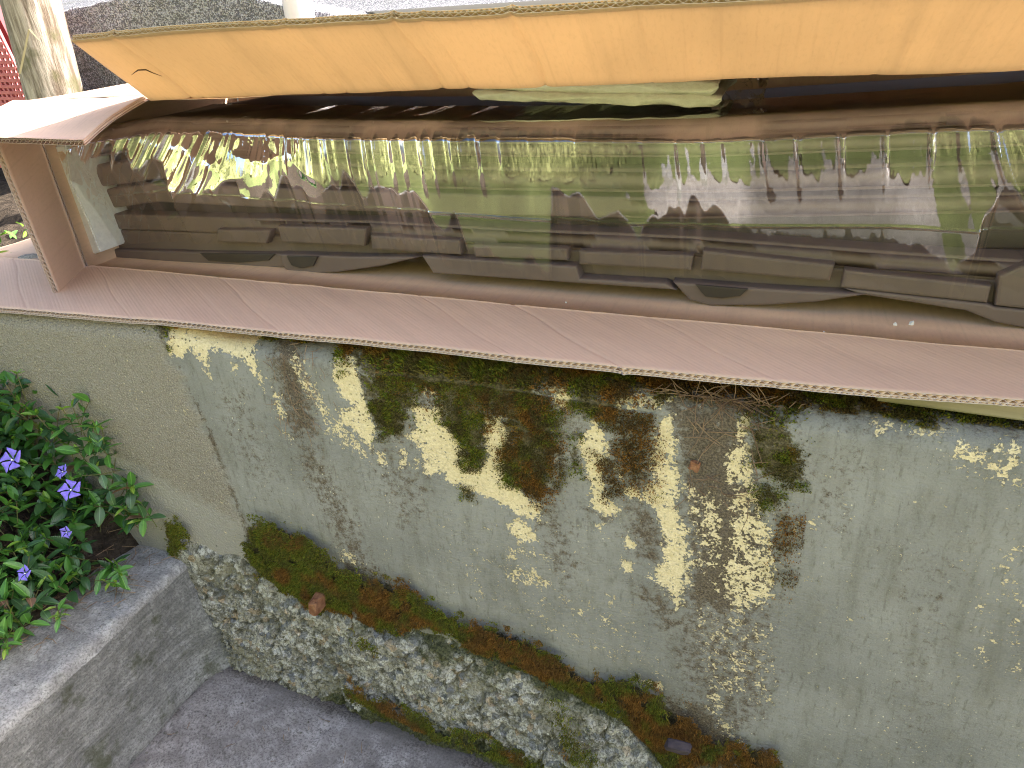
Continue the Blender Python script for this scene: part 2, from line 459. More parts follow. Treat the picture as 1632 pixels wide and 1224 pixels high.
def mat_card(name, base, trans=0.0, seed=0.0):
    k = NT(name)
    uv = k.tc.outputs['UV']
    mp = k.n('ShaderNodeMapping'); k.l(uv, mp.inputs[0]); mp.inputs['Location'].default_value = (seed, seed * .7, 0)
    def nz(sc, s3, d=4, r=.6):
        m2 = k.n('ShaderNodeMapping'); k.l(mp.outputs[0], m2.inputs[0]); m2.inputs['Scale'].default_value = s3
        return k.noise(sc, d, r, m2.outputs[0])
    big = nz(4, (1, 1, 1)); fib = nz(260, (1, .35, 1), 4, .7); lin = nz(150, (1, .03, 1), 2); lon = nz(22, (1, .06, 1), 3)
    sx = k.n('ShaderNodeSeparateXYZ'); k.l(mp.outputs[0], sx.inputs[0])
    flute = k.math('SINE', k.math('MULTIPLY', sx.outputs[0], 2 * math.pi / .0083))
    d = tuple(x * .74 for x in base); li = tuple(min(.9, x * 1.13) for x in base)
    col = k.mix(k.step(big, .3, .7), base, li)
    col = k.mix(k.step(fib, .45, .8, 0, .35), col, d)
    col = k.mix(k.step(lin, .5, .8, 0, .28), col, d)
    col = k.mix(k.step(lon, .56, .75, 0, .30), col, d)
    sc = k.math('MULTIPLY', k.step(nz(60, (.25, 2.2, 1), 3), .70, .76), k.step(nz(5, (1, 1, 1)), .5, .6))
    col = k.mix(k.math('MULTIPLY', sc, .5), col, tuple(min(.8, x * 1.5) for x in base))
    h = k.math('ADD', k.math('MULTIPLY', flute, .18), k.math('ADD', k.math('MULTIPLY', lon, 4.0), k.math('MULTIPLY', fib, .5)))
    nrm = k.bump(h, .22, .0012)
    k.fin(col, .85, nrm, .15)
    if trans > 0:                             # sunlight glowing through the board
        tr = k.n('ShaderNodeBsdfTranslucent'); k.l(k.mix(1.0, k.mix(k.step(big, .35, .65, 0, .35), k.mix(k.step(lon, .5, .7, 0, .6), col, d), li), (1.04, 1.16, 1.12), 'MULTIPLY'), tr.inputs[0]); k.l(nrm, tr.inputs['Normal'])
        mx = k.n('ShaderNodeMixShader'); mx.inputs[0].default_value = trans
        k.l(k.b.outputs[0], mx.inputs[1]); k.l(tr.outputs[0], mx.inputs[2]); k.l(mx.outputs[0], k.out.inputs[0])
    return k.m

def mat_simple(name, c0, c1, scale=40, rough=.6, spec=.4, bump=.3, dist=.001, vec=None):
    k = NT(name)
    n_ = k.noise(scale, 5, .6, k.obj(vec) if vec else None)
    col = k.mix(k.step(n_, .3, .7), c0, c1)
    return k.fin(col, rough, k.bump(k.noise(scale * 4, 4, .6, k.obj(vec) if vec else None), bump, dist), spec)

def mat_attr(name, rough=.8, spec=.2, trans=0):
    k = NT(name)
    a = k.attr('tint')
    k.fin(a.outputs['Color'], rough, None, spec)
    if trans:
        tr = k.n('ShaderNodeBsdfTranslucent'); k.l(a.outputs['Color'], tr.inputs[0])
        mx = k.n('ShaderNodeMixShader'); mx.inputs[0].default_value = trans
        k.l(k.b.outputs[0], mx.inputs[1]); k.l(tr.outputs[0], mx.inputs[2]); k.l(mx.outputs[0], k.out.inputs[0])
    return k.m

def mat_film(name='stretch_film', reflect_masked=True):
    k = NT(name)
    fr = k.n('ShaderNodeFresnel'); fr.inputs[0].default_value = 1.5
    f = k.math('ADD', k.math('MULTIPLY', fr.outputs[0], 3.6), .05, clamp=True)
    f = k.math('MULTIPLY', f, k.step(k.noise(9, 3, .5, k.obj((1, 1, .4))), .38, .6, .45, 1.15))     # several layers of film
    if reflect_masked: f = k.math('MULTIPLY', f, k.chan('reflect_mask')[0])
    gl = k.n('ShaderNodeBsdfGlossy'); gl.inputs['Roughness'].default_value = .025
    gl.inputs[0].default_value = (.97, .97, .95, 1)
    tr = k.n('ShaderNodeBsdfTransparent'); tr.inputs[0].default_value = (.95, .95, .94, 1)
    h = k.noise(60, 2, .5, k.obj((2.4, 1, .5)))
    k.l(k.bump(h, .2, .001), gl.inputs['Normal'])
    mx = k.n('ShaderNodeMixShader'); k.l(f, mx.inputs[0]); k.l(tr.outputs[0], mx.inputs[1]); k.l(gl.outputs[0], mx.inputs[2])
    k.l(mx.outputs[0], k.out.inputs[0])
    return k.m

def mat_bark():
    k = NT('bark')
    v = k.obj((1, 1, .12)); n1 = k.noise(45, 7, .7, v); n2 = k.noise(12, 4)
    col = k.mix(k.step(n1, .35, .65), (.14, .105, .075), (.52, .44, .36))
    col = k.mix(k.step(n2, .55, .7, 0, .7), col, (.11, .105, .045))
    return k.fin(col, .9, k.bump(n1, 1, .006), .2)

def mat_asphalt(name, c0=(.05, .05, .055), c1=(.20, .20, .215), scale=300):
    k = NT(name)
    vc = k.n('ShaderNodeSeparateColor'); k.l(k.vor(scale, None, 'Color'), vc.inputs[0])
    col = k.mix(k.step(vc.outputs[0], .3, .95), c0, c1)
    col = k.mix(k.step(vc.outputs[1], .88, .95, 0, .9), col, (.45, .43, .42))
    col = k.mix(k.step(k.noise(3.5, 4), .55, .7, 0, .5), col, (.06, .065, .04))
    return k.fin(col, .75, k.bump(k.vor(scale), 1, .003), .4)

def mat_leaf(name, c0, c1, rough=.32):
    k = NT(name)
    oi = k.n('ShaderNodeObjectInfo')
    col = k.mix(oi.outputs['Random'], c0, c1)
    sx = k.n('ShaderNodeSeparateXYZ'); k.l(k.tc.outputs['Object'], sx.inputs[0])
    ay = k.math('ABSOLUTE', sx.outputs[1])
    col = k.mix(k.step(ay, .0, .0011, .6, 0), col, tuple(min(.6, x * 2.2) for x in c1))
    col = k.mix(k.step(k.noise(120, 3), .5, .8, 0, .35), col, tuple(x * .5 for x in c0))
    vein = k.math('SINE', k.math('MULTIPLY', k.math('SUBTRACT', sx.outputs[0], k.math('MULTIPLY', ay, .9)), 2100))
    k.fin(col, rough, k.bump(vein, .12, .0006), .5)
    tr = k.n('ShaderNodeBsdfTranslucent'); k.l(col, tr.inputs[0])
    mx = k.n('ShaderNodeMixShader'); mx.inputs[0].default_value = .18
    k.l(k.b.outputs[0], mx.inputs[1]); k.l(tr.outputs[0], mx.inputs[2]); k.l(mx.outputs[0], k.out.inputs[0])
    return k.m

def mat_wood(name, c0, c1):
    k = NT(name)
    n1 = k.noise(60, 6, .65, k.obj((.06, 1, 1)))
    return k.fin(k.mix(k.step(n1, .3, .7), c0, c1), .8, k.bump(n1, .5, .001), .25)

M_WALL = mat_wall(); M_ROCK = mat_rock()
M_STEP = mat_concrete('step_concrete', (.25, .24, .23), (.37, .36, .345), (.47, .46, .44), .35)
M_RISER = mat_concrete('riser_concrete', (.20, .197, .185), (.28, .275, .262), (.39, .385, .37), .7, (.55, .12, 1.2))
M_SLAB = mat_concrete('slab_concrete', (.18, .163, .155), (.33, .303, .29), (.50, .47, .455), .10, dirty=True)
M_CARD = mat_card('cardboard', (.62, .43, .325))
M_CARDT = mat_card('cardboard_glowing', (.54, .37, .23), .40, 3.0)
M_CARDD = mat_card('cardboard_inside_lightened', (.72, .51, .36), 0, 7.0)  # cardboard colour lightened to offset the shade inside the box
M_FLUTE = mat_simple('flute_paper', (.62, .52, .46), (.74, .65, .58), 90, .9, .1)
M_PLAST = mat_simple('brown_resin', (.150, .112, .106), (.175, .132, .125), 12, .5, .25, .12, .0004)
M_PLAST_SHADE = mat_simple('shaded_resin', (.045, .035, .032), (.055, .044, .04), 12, .5, .4, .1, .0004)  # dark copy of the resin, painting shade into recesses and gaps
M_FILM = mat_film(); M_BAG = mat_film('clear_bag', False)
M_FOAM = mat_simple('white_foam', (.72, .72, .73), (.82, .82, .82), 120, .7, .3, .3, .0008)
M_PACK = mat_simple('packing_foam', (.70, .67, .63), (.80, .77, .73), 60, .6, .3, .8, .0015, (1, .6, 1.6))
M_BARK = mat_bark(); M_ASPH = mat_asphalt('asphalt', (.06, .06, .066), (.20, .20, .21))
M_KERB = mat_asphalt('roughcast', (.14, .136, .15), (.50, .49, .53), 330)
M_SOIL = mat_simple('soil', (.028, .022, .017), (.085, .065, .048), 60, .95, .1, 1, .006)
M_LEAFD = mat_leaf('leaf_dark', (.040, .10, .034), (.095, .18, .072), .26)
M_LEAFM = mat_leaf('leaf_mid', (.065, .185, .03), (.125, .29, .055), .32)
M_LEAFY = mat_leaf('leaf_young', (.14, .28, .03), (.26, .40, .05), .4)
M_LEAFB = mat_leaf('leaf_dead', (.16, .09, .05), (.26, .16, .10), .6)
M_STEM = mat_simple('stem', (.10, .13, .03), (.16, .12, .06), 60, .6)
M_PETAL = mat_simple('petal', (.15, .12, .52), (.215, .17, .62), 90, .8, .08, .1)
M_EYE = mat_simple('flower_eye', (.7, .68, .75), (.8, .8, .8), 90, .5)
M_MOSS = mat_attr('moss', .85, .15, .15)
M_NEED = mat_simple('dry_needles', (.14, .085, .05), (.30, .20, .12), 30, .7, .3)
M_RUST = mat_simple('rust', (.16, .065, .03), (.30, .15, .08), 90, .8, .3, .8, .002)
M_STEEL = mat_simple('dark_steel', (.04, .033, .042), (.085, .066, .075), 50, .8, .15, .5, .001)
M_PLANK = mat_wood('weathered_plank', (.21, .185, .125), (.35, .31, .22))
M_POLE = mat_simple('grey_pole', (.62, .60, .62), (.70, .68, .70), 9, .4, .5, .05)
M_RED = mat_simple('red_plastic', (.50, .10, .11), (.58, .15, .15), 30, .45, .5, .05)
M_STONE = mat_concrete('stone', (.25, .23, .20), (.36, .33, .28), (.45, .42, .36), .1)
M_LAWN = mat_simple('lawn_grass', (.13, .165, .055), (.27, .31, .12), 30, .9, .1, 1, .02)
M_HILL = mat_simple('sun_and_shade_shrubs', (.035, .05, .016), (.44, .46, .19), 1.5, .9, .1, 1, .1, (1, 1, .35))  # sunlit tone and tree-shade patches are put into the colour
M_HEDGE = mat_attr('hedge_leaf', .7, .2, .25)

# ------------------------------------------------------------------ ground below, slab, lawn
def sheet(name, xs, ys, zf, mat, noise_amp=0.0, ns=20):
    X, Y = np.meshgrid(xs, ys, indexing='ij')
    Z = zf(X, Y)
    if noise_amp: Z = Z + (fbm(X * ns, Y * ns, 3) - .5) * noise_amp
    o = mesh(name, np.stack([X.ravel(), Y.ravel(), Z.ravel()], 1), grid_faces(len(xs), len(ys)), mat, None, True)
    return tag(o, kind='structure')

def slab_z(x): return -0.06 * x
path_ = sheet('path', np.concatenate([np.linspace(0.0, 1.3, 220), np.linspace(1.35, 5, 12)]), np.concatenate([np.linspace(-1.75, -.5, 40), np.linspace(-.49, .06, 120)]),
      lambda X, Y: slab_z(X) - .004 * smooth(.03, .0, X), M_SLAB, .004, 25)
pv = np.array([v.co for v in path_.data.vertices])
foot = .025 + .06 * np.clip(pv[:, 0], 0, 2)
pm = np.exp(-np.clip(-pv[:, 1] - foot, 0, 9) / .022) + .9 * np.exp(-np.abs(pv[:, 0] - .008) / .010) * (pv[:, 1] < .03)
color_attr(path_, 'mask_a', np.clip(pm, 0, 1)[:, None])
sheet('lawn', np.linspace(-9, 10, 120), np.linspace(-12, -1.74, 90),
      lambda X, Y: -.02 + .10 * np.clip(-Y - 3.5, 0, 20), M_LAWN, .10, 5)
sheet('reflection_slope', np.linspace(-14, 15, 160), np.linspace(-19, -7.6, 110), lambda X, Y: .3 + 9.0 * smooth(-8.2, -15, Y) ** .8, M_HILL, 1.6, 1.3)  # unseen slope, added to give the film green reflections instead of sky
sheet('ground', np.linspace(-60, 60, 9), np.linspace(-60, 60, 9), lambda X, Y: X * 0 - .42, M_SOIL)

# ------------------------------------------------------------------ retaining wall
xs = np.concatenate([np.linspace(-3, -.5, 14)[:-1], np.arange(-.5, 1.36, .0021), np.linspace(1.38, 4, 14)])
vs = np.concatenate([np.linspace(-.45, .03, 10)[:-1], np.arange(.03, .60, .0021)])
vs = np.concatenate([vs, np.linspace(vs[-1] + .002, vs[-1] + .30, 46)])           # arc length: face, rounded top edge, top
X, S = np.meshgrid(xs, vs, indexing='ij')
R_ = .022
T = ztop(X)
face_end = T - R_
arc = R_ * math.pi / 2
Z = np.where(S < face_end, S, np.where(S < face_end + arc, face_end + R_ * np.sin(np.clip((S - face_end) / R_, 0, math.pi / 2)), T))
Yw = np.where(S < face_end, 0.0, np.where(S < face_end + arc, R_ - R_ * np.cos(np.clip((S - face_end) / R_, 0, math.pi / 2)), R_ + (S - face_end - arc)))
NY = np.where(S < face_end, -1.0, np.where(S < face_end + arc, -np.cos(np.clip((S - face_end) / R_, 0, math.pi / 2)), 0.0))
NZ = np.sqrt(1 - NY ** 2)
xf, zf = X.ravel(), np.where(S < face_end, S, face_end + (S - face_end) * .9).ravel()
def build_masks(x, z):
    ye = np.zeros(x.shape); di = np.zeros(x.shape); mo = np.zeros(x.shape); ru = np.zeros(x.shape)
    for p, s in YELLOW: paint(ye, p, x, z, .011, s)
    for p, s in DIRT: paint(di, p, x, z, .034, s)
    for p, s, r in MOSS:
        paint(mo, p, x, z, .016, s)
    for p, s, r in MOSSB: paint(mo, p, x, z, .010, s)
    sx = np.interp(z, SANDLINE[::-1, 1], SANDLINE[::-1, 0])
    wob = (fbm(z * 60, z * 0 + 3, 5) - .5) * .018
    sa = smooth(.012, -.010, x - sx - wob * 1.6)
    lo = smooth(.42, .30, z + (x - .0) * .4)
    return ye, di, mo, sa, lo
ye, di, mo, sa, lo = build_masks(xf, zf)
di = np.maximum(di, mo * .6)
edge = np.exp(-((xf - np.interp(zf, SANDLINE[::-1, 1], SANDLINE[::-1, 0]) - .006) / .006) ** 2) * smooth(.62, .5, zf)
di = np.maximum(di, edge * (.35 + .5 * fbm(zf * 25, zf * 0, 6)))
disp = .0025 * sa + .0022 * (fbm(xf * 9, zf * 9, 2) - .5) + .0012 * (fbm(xf * 120, zf * 120, 8, 3) - .5) + .004 * mo * fbm(xf * 60, zf * 60, 4)
disp -= .0008 * smooth(.4, .6, ye)
VW = np.stack([xf, Yw.ravel() + NY.ravel() * disp, Z.ravel() + NZ.ravel() * disp], 1)
wall = mesh('retaining_wall', VW, grid_faces(len(xs), len(vs)), M_WALL, None, True)
color_attr(wall, 'mask_a', np.stack([ye, di, mo], 1))
color_attr(wall, 'mask_b', np.stack([sa, lo, sa * 0], 1))
tag(wall, 'grey painted concrete retaining wall with peeling yellow patches and moss', 'wall')

# rough footing of the wall
ROCKTOP = wall_uv([(262,840),(300,868),(380,892),(440,930),(490,968),(560,978),(600,1000),(660,1012),(720,1030),(790,1047),(860,1077),(930,1112),(1000,1152),(1040,1192),(1064,1224)], -.012)
ROCKTOP = np.vstack([ROCKTOP, [[1.6, ROCKTOP[-1, 1] - .12]]])
rx = np.concatenate([np.arange(-.02, 1.15, .0017), np.linspace(1.16, 1.6, 40)])
rv = np.linspace(0, 1, 150)
RX, RV = np.meshgrid(rx, rv, indexing='ij')
top = np.interp(RX, ROCKTOP[:, 0], ROCKTOP[:, 1]) + (fbm(RX * 30, RX * 0, 9) - .5) * .02
bot = slab_z(RX) - .03
RZ = bot + (top - bot) * RV
out = (.012 + .035 * np.clip(RX / .6, 0, 1.6)) * (1 - RV) ** .8 + .012
out = out * smooth(1.0, .93, RV)
c1, cv = cells(RX * 42, RZ * 42, 3); c2, cv2 = cells(RX * 110, RZ * 110, 7)
lump = fbm(RX * 16, RZ * 16, 21, 5)
crack = np.abs(fbm(RX * 11, RZ * 14, 31, 5) - .5)
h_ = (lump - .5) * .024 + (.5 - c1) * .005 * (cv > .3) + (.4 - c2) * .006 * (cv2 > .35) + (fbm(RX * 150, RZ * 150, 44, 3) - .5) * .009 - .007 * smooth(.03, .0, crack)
out = out + h_ * smooth(1.0, .88, RV) * smooth(-.02, .05, RX)
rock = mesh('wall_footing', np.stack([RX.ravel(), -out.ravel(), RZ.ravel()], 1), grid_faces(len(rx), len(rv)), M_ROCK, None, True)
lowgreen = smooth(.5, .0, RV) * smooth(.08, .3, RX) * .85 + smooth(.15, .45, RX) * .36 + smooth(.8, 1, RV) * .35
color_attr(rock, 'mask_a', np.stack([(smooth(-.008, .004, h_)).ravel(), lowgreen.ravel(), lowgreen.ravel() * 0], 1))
tag(rock, 'rough crumbling stone and mortar footing along the foot of the grey wall', 'wall footing')

# ------------------------------------------------------------------ concrete step
def make_step():
    yy = np.concatenate([np.linspace(-1.6, -.5, 30)[:-1], np.linspace(-.5, .02, 240)])
    prof = []                                  # (x, z, kind) across tread edge and down the riser
    for t in np.linspace(-.62, -.012, 150): prof.append((t, .212 + .004 * min(0, t + .05), 0))
    for a in np.linspace(0, math.pi / 2, 7)[1:]: prof.append((-.012 + .012 * math.sin(a), .200 + .012 * math.cos(a), 0))
    for z in np.linspace(.198, -.03, 120)[1:]: prof.append((0, z, 1))
    P = np.array(prof)
    n = len(P)
    YY = np.repeat(yy[:, None], n, 1); XX = np.repeat(P[None, :, 0], len(yy), 0).copy(); ZZ = np.repeat(P[None, :, 1], len(yy), 0).copy()
    isr = np.repeat(P[None, :, 2], len(yy), 0)
    # the mortar flares out where the riser meets wall and slab
    fl = np.exp(-((YY - .0) / .045) ** 2) * .035 * smooth(.19, .05, ZZ) + .012 * smooth(.05, -.01, ZZ)
    XX += isr * fl
    nse = (fbm(YY * 40, ZZ * 40 + XX * 40, 12, 5) - .5) * .006 + (fbm(YY * 9, (ZZ + XX) * 9, 15, 3) - .5) * .008
    XX += isr * nse; ZZ += (1 - isr) * nse * .8
    worn = smooth(.02, 0, np.abs(XX)) * (1 - isr) * (fbm(YY * 60, YY * 0, 18, 4) - .6) * .010
    ZZ += worn
    k = n - 119
    root = empty('step', (0, -.3, 0))
    Vt = np.stack([XX, YY, ZZ], 2)
    a = Vt[:, :k + 0 + 1].reshape(-1, 3); b = Vt[:, k:].reshape(-1, 3)
    mesh('tread', a, grid_faces(len(yy), k + 1)[:, ::-1], M_STEP, root, True)
    mesh('riser', b, grid_faces(len(yy), n - k)[:, ::-1], M_RISER, root, True)
    tag(root, 'worn grey concrete step beneath the periwinkle at the foot of the wall', 'step')
make_step()

# soil of the bed on the step, rising to the left
def soil_z(x, y): return .205 + 1.0 * np.clip(-.085 + .28 * y - x + .02 * np.sin(y * 24), 0, .30) + .02 * np.clip(-.43 - x, 0, 3)
sheet('garden_soil', np.linspace(-1.3, -.085, 110), np.linspace(-1.3, .01, 110), lambda X, Y: soil_z(X, Y) - .03 * smooth(-.12, -.085, X), M_SOIL, .016, 45)

# ------------------------------------------------------------------ terrain behind the wall
sheet('upper_ground', np.concatenate([np.linspace(-4, -.25, 90), np.linspace(-.2, 4, 30)]), np.linspace(.18, 1.05, 50), lambda X, Y: .598 + .05 * smooth(.3, 1, Y) + 0 * X, M_SOIL, .05, 14)
sheet('road', np.linspace(-14, 12, 60), np.concatenate([np.linspace(1.12, 3, 30), np.linspace(3.2, 30, 20)]),
      lambda X, Y: .985 + .17 * (Y - 1.12) - .012 * X, M_ASPH, .02, 4)
def kerb():
    line = np.array([onY(px, py, 1.0)[[0, 2]] for px, py in [(-900, 160), (60, 26), (200, -6), (400, -8), (440, 6), (520, 20), (600, 36)]])
    line = np.vstack([line, [[3.0, line[-1, 1] - .04]]])
    kx = np.concatenate([np.arange(line[0, 0], .3, .007), np.linspace(.31, 3, 30)]); kv = np.linspace(0, 1, 64)
    KX, KV = np.meshgrid(kx, kv, indexing='ij')
    tz = np.interp(KX, line[:, 0], line[:, 1])
    sfc = .42; tot = sfc + .15
    s = KV * tot
    KZ = np.where(s < sfc, tz - sfc + s, tz); KY = np.where(s < sfc, 1.0, 1.0 + s - sfc)
    d = (fbm(KX * 70, s * 70, 61, 4) - .5) * .014
    V = np.stack([KX, KY - np.where(s < sfc, d, 0), KZ + np.where(s < sfc, 0, d)], 2)
    o = mesh('kerb_wall', V.reshape(-1, 3), grid_faces(len(kx), len(kv)), M_KERB, None, True)
    tag(o, 'low roughcast grey kerb wall behind the cardboard box', 'kerb')
kerb()

# ------------------------------------------------------------------ moss, real tufts
def moss_tufts():
    pts = []; cols = []; tris = []
    groups = []
    for (P, s, r) in MOSS: groups.append((P, s, r, False))
    for (P, s, r) in MOSSB: groups.append((P, s, r, 1))
    for (P, s, r) in MOSSC: groups.append((P, s, r, 2))
    Vv, Cc = [], []
    for gi, (P, dens, rust, low) in enumerate(groups):
        Q = wall_uv(P, (0, -.012, -.046)[int(low)])
        l_, h__ = Q.min(0) - .012, Q.max(0) + .012
        area = (h__[0] - l_[0]) * (h__[1] - l_[1])
        n = int(area * 1500000 * dens)
        x = rng.uniform(l_[0], h__[0], n); z = rng.uniform(l_[1], h__[1], n)
        sd_ = poly_sd(Q, x, z)
        patch = fbm(x * 45, z * 45, 70 + gi, 4); p2 = fbm(x * 150, z * 150, 90 + gi, 3)
        keep = (sd_ + (patch - .5) * .075 + (p2 - .5) * .03 > rng.normal(.001, .008 if not low else .004, n)) & (p2 + patch > (.80 if not low else .74))
        x, z, sd_, patch = x[keep], z[keep], sd_[keep], patch[keep]
        n = len(x)
        thick = np.clip((sd_ + .008) / .03, .15, 1)
        hgt = ((.0022 if low else .0022) + (.0046 if low else .0036) * thick * rng.uniform(.4, 1.1, n)) * (1.25 if low else 1)
        T_ = ztop(x)
        over = np.clip(z - (T_ - .022), 0, 1)                    # on the rounded top edge
        y = np.where(over > 0, np.minimum(over * 1.15, .06), 0) - .001
        yc = np.clip(y + .001, 0, R_)
        zz = np.where(over > 0, T_ - R_ + np.sqrt(np.maximum(R_ ** 2 - (R_ - yc) ** 2, 0)), z) + .001 * (over > 0)
        if low: y = y - .009 - .006 * thick - (.034 if low == 2 else 0)
        hgt = hgt * (1 + .9 * (over > 0))
        ln = np.stack([rng.normal(0, .6, n), -np.ones(n) * 1.0, rng.normal(.35, .55, n) - (.25 if low else .1)], 1)
        ln[:, 2] += (over > 0) * .8
        ln /= np.linalg.norm(ln, axis=1)[:, None]
        base = np.stack([x, y, zz], 1)
        side = np.cross(ln, rng.normal(0, 1, (n, 3))); side /= np.linalg.norm(side, axis=1)[:, None] + 1e-9
        w = (rng.uniform(.0005, .0010, n) * (1 + .6 * (over > 0)))[:, None]
        tip = base + ln * hgt[:, None]
        mid_ = base + ln * hgt[:, None] * .1
        tri = np.stack([mid_ - side * w, mid_ + side * w, tip], 1)
        Vv.append(tri.reshape(-1, 3))
        rn = fbm(x * 30, z * 30, 130 + gi, 4)
        f = smooth(.42, .58, rn + (rust - .5) * .6)[:, None]
        g = np.array([.13, .16, .022]) * rng.uniform(.3, 1.9, (n, 1)); g[:, 0] *= rng.uniform(.8, 1.5, n)
        b = np.array([.25, .125, .03]) * rng.uniform(.3, 1.7, (n, 1))
        dk = np.array([.095, .07, .032]) * rng.uniform(.5, 1.8, (n, 1))
        c = g * (1 - f) + b * f
        dm = smooth(.46, .58, fbm(x * 70, z * 70, 160 + gi, 3))[:, None] * (.75 if not low else .35)
        c = c * (1 - dm) + dk * dm
        Cc.append(np.repeat(c, 3, 0))
    V = np.concatenate(Vv); C = np.concatenate(Cc)
    o = mesh('moss', V, np.arange(len(V)).reshape(-1, 3), M_MOSS)
    color_attr(o, 'tint', C)
    tag(o, 'green and rust brown moss growing on the wall and its footing', 'moss', None, 'stuff')
moss_tufts()

# ------------------------------------------------------------------ pine needles and litter
def sticks(name, items, mat, label, cat, kind='stuff'):
    V = []; F = []
    for p, d, L, w in items:
        d = Vector(d).normalized(); p = Vector(p)
        s = d.cross(Vector((random.gauss(0, 1), random.gauss(0, 1), random.gauss(0, 1)))).normalized(); t = d.cross(s)
        i = len(V)
        bend = s * L * random.uniform(-.12, .12)
        for q, ww in ((p, w), (p + d * L * .5 + bend, w), (p + d * L, w * .5)):
            for a in (0, 2.1, 4.2): V.append(q + (s * math.cos(a) + t * math.sin(a)) * ww)
        for r in (0, 3):
            for a in range(3): F.append((i + r + a, i + r + (a + 1) % 3, i + r + 3 + (a + 1) % 3, i + r + 3 + a))
    o = mesh(name, V, F, mat)
    return tag(o, label, cat, None, kind)
it = []
for k in range(150):
    px = random.gauss(1165, 45); py = random.gauss(628, 16)
    if random.random() < .35: px = random.uniform(1090, 1210); py = random.uniform(640, 800)
    p = onY(px, py, -.004)
    if p[2] > ztop(p[0]) - .01: p[1] += .012; p[2] = min(p[2], ztop(p[0]) + .004)
    it.append((p, (random.gauss(0, 1), random.uniform(-.35, .05), random.gauss(-.2, .7)), random.uniform(.012, .04), .0005))
for k in range(70):
    px = random.gauss(470, 25); py = random.uniform(545, 690)
    it.append((onY(px, py, -.002), (random.gauss(.2, .6), -.1, random.gauss(-.6, .5)), random.uniform(.01, .025), .0004))
sticks('pine_needles', it, M_NEED, 'dry brown pine needles caught along the top of the wall', 'pine needles')
it = []
for k in range(170):
    px = random.gauss(140, 110); py = 985 - (px - 40) * .62 + random.gauss(0, 32)
    q = onZ(px, py, .216)
    if q[0] > -.015 or q[1] > -.02: continue
    z0 = max(.216, float(soil_z(q[0], q[1])) + .01)
    it.append(((q[0], q[1], z0), (random.gauss(0, 1), random.gauss(0, 1), random.uniform(0, .15)), random.uniform(.01, .045), random.uniform(.0004, .0008)))
sticks('leaf_litter', it, M_NEED, 'dry twigs and needles lying along the edge of the step', 'litter')

V = []; F = []
for k in range(230):
    if k < 120: q = np.array([random.uniform(.03, .95), 0, 0]); q[1] = -.05 - .06 * q[0] - abs(random.gauss(0, .05)); q[2] = slab_z(q[0]) + .0005
    elif k < 170: q = np.array([.016 + abs(random.gauss(0, .02)), random.uniform(-.42, -.03), .0005])
    else: q = np.array([random.uniform(-.12, -.015), random.uniform(-.42, -.03), .213])
    r = random.choice((.0008, .0011, .0015, .0026)); i = len(V)
    for a in range(5): V.append(q + r * np.array([math.cos(a * 1.257) * random.uniform(.7, 1.2), math.sin(a * 1.257) * random.uniform(.7, 1.2), .1]))
    V.append(q + np.array([0, 0, r * .9]))
    for a in range(5): F.append((i + a, i + (a + 1) % 5, i + 5))
tag(mesh('grit', V, F, mat_simple('grit', (.04, .035, .03), (.30, .28, .25), 90, .9)), 'loose grit and crumbs of stone on the floor and the step', 'grit', None, 'stuff')
it = []
for k in range(40):
    x = random.uniform(.03, .9); y = -.05 - .06 * x - abs(random.gauss(0, .07))
    it.append(((x, y, slab_z(x) + .003), (random.gauss(0, 1), random.gauss(0, 1), 0), random.uniform(.006, .022), .0005))
sticks('fallen_needles', it, M_NEED, 'short dry needles lying on the floor below the footing', 'needles')

# ------------------------------------------------------------------ cardboard box
def poly3(P, n):
    """n points along a polyline given as (k,3)"""
    P = np.array(P, float)
    d = np.concatenate([[0], np.cumsum(np.linalg.norm(np.diff(P, axis=0), axis=1))])
    t = np.linspace(0, d[-1], n)
    return np.stack([np.interp(t, d, P[:, i]) for i in range(3)], 1), d[-1]

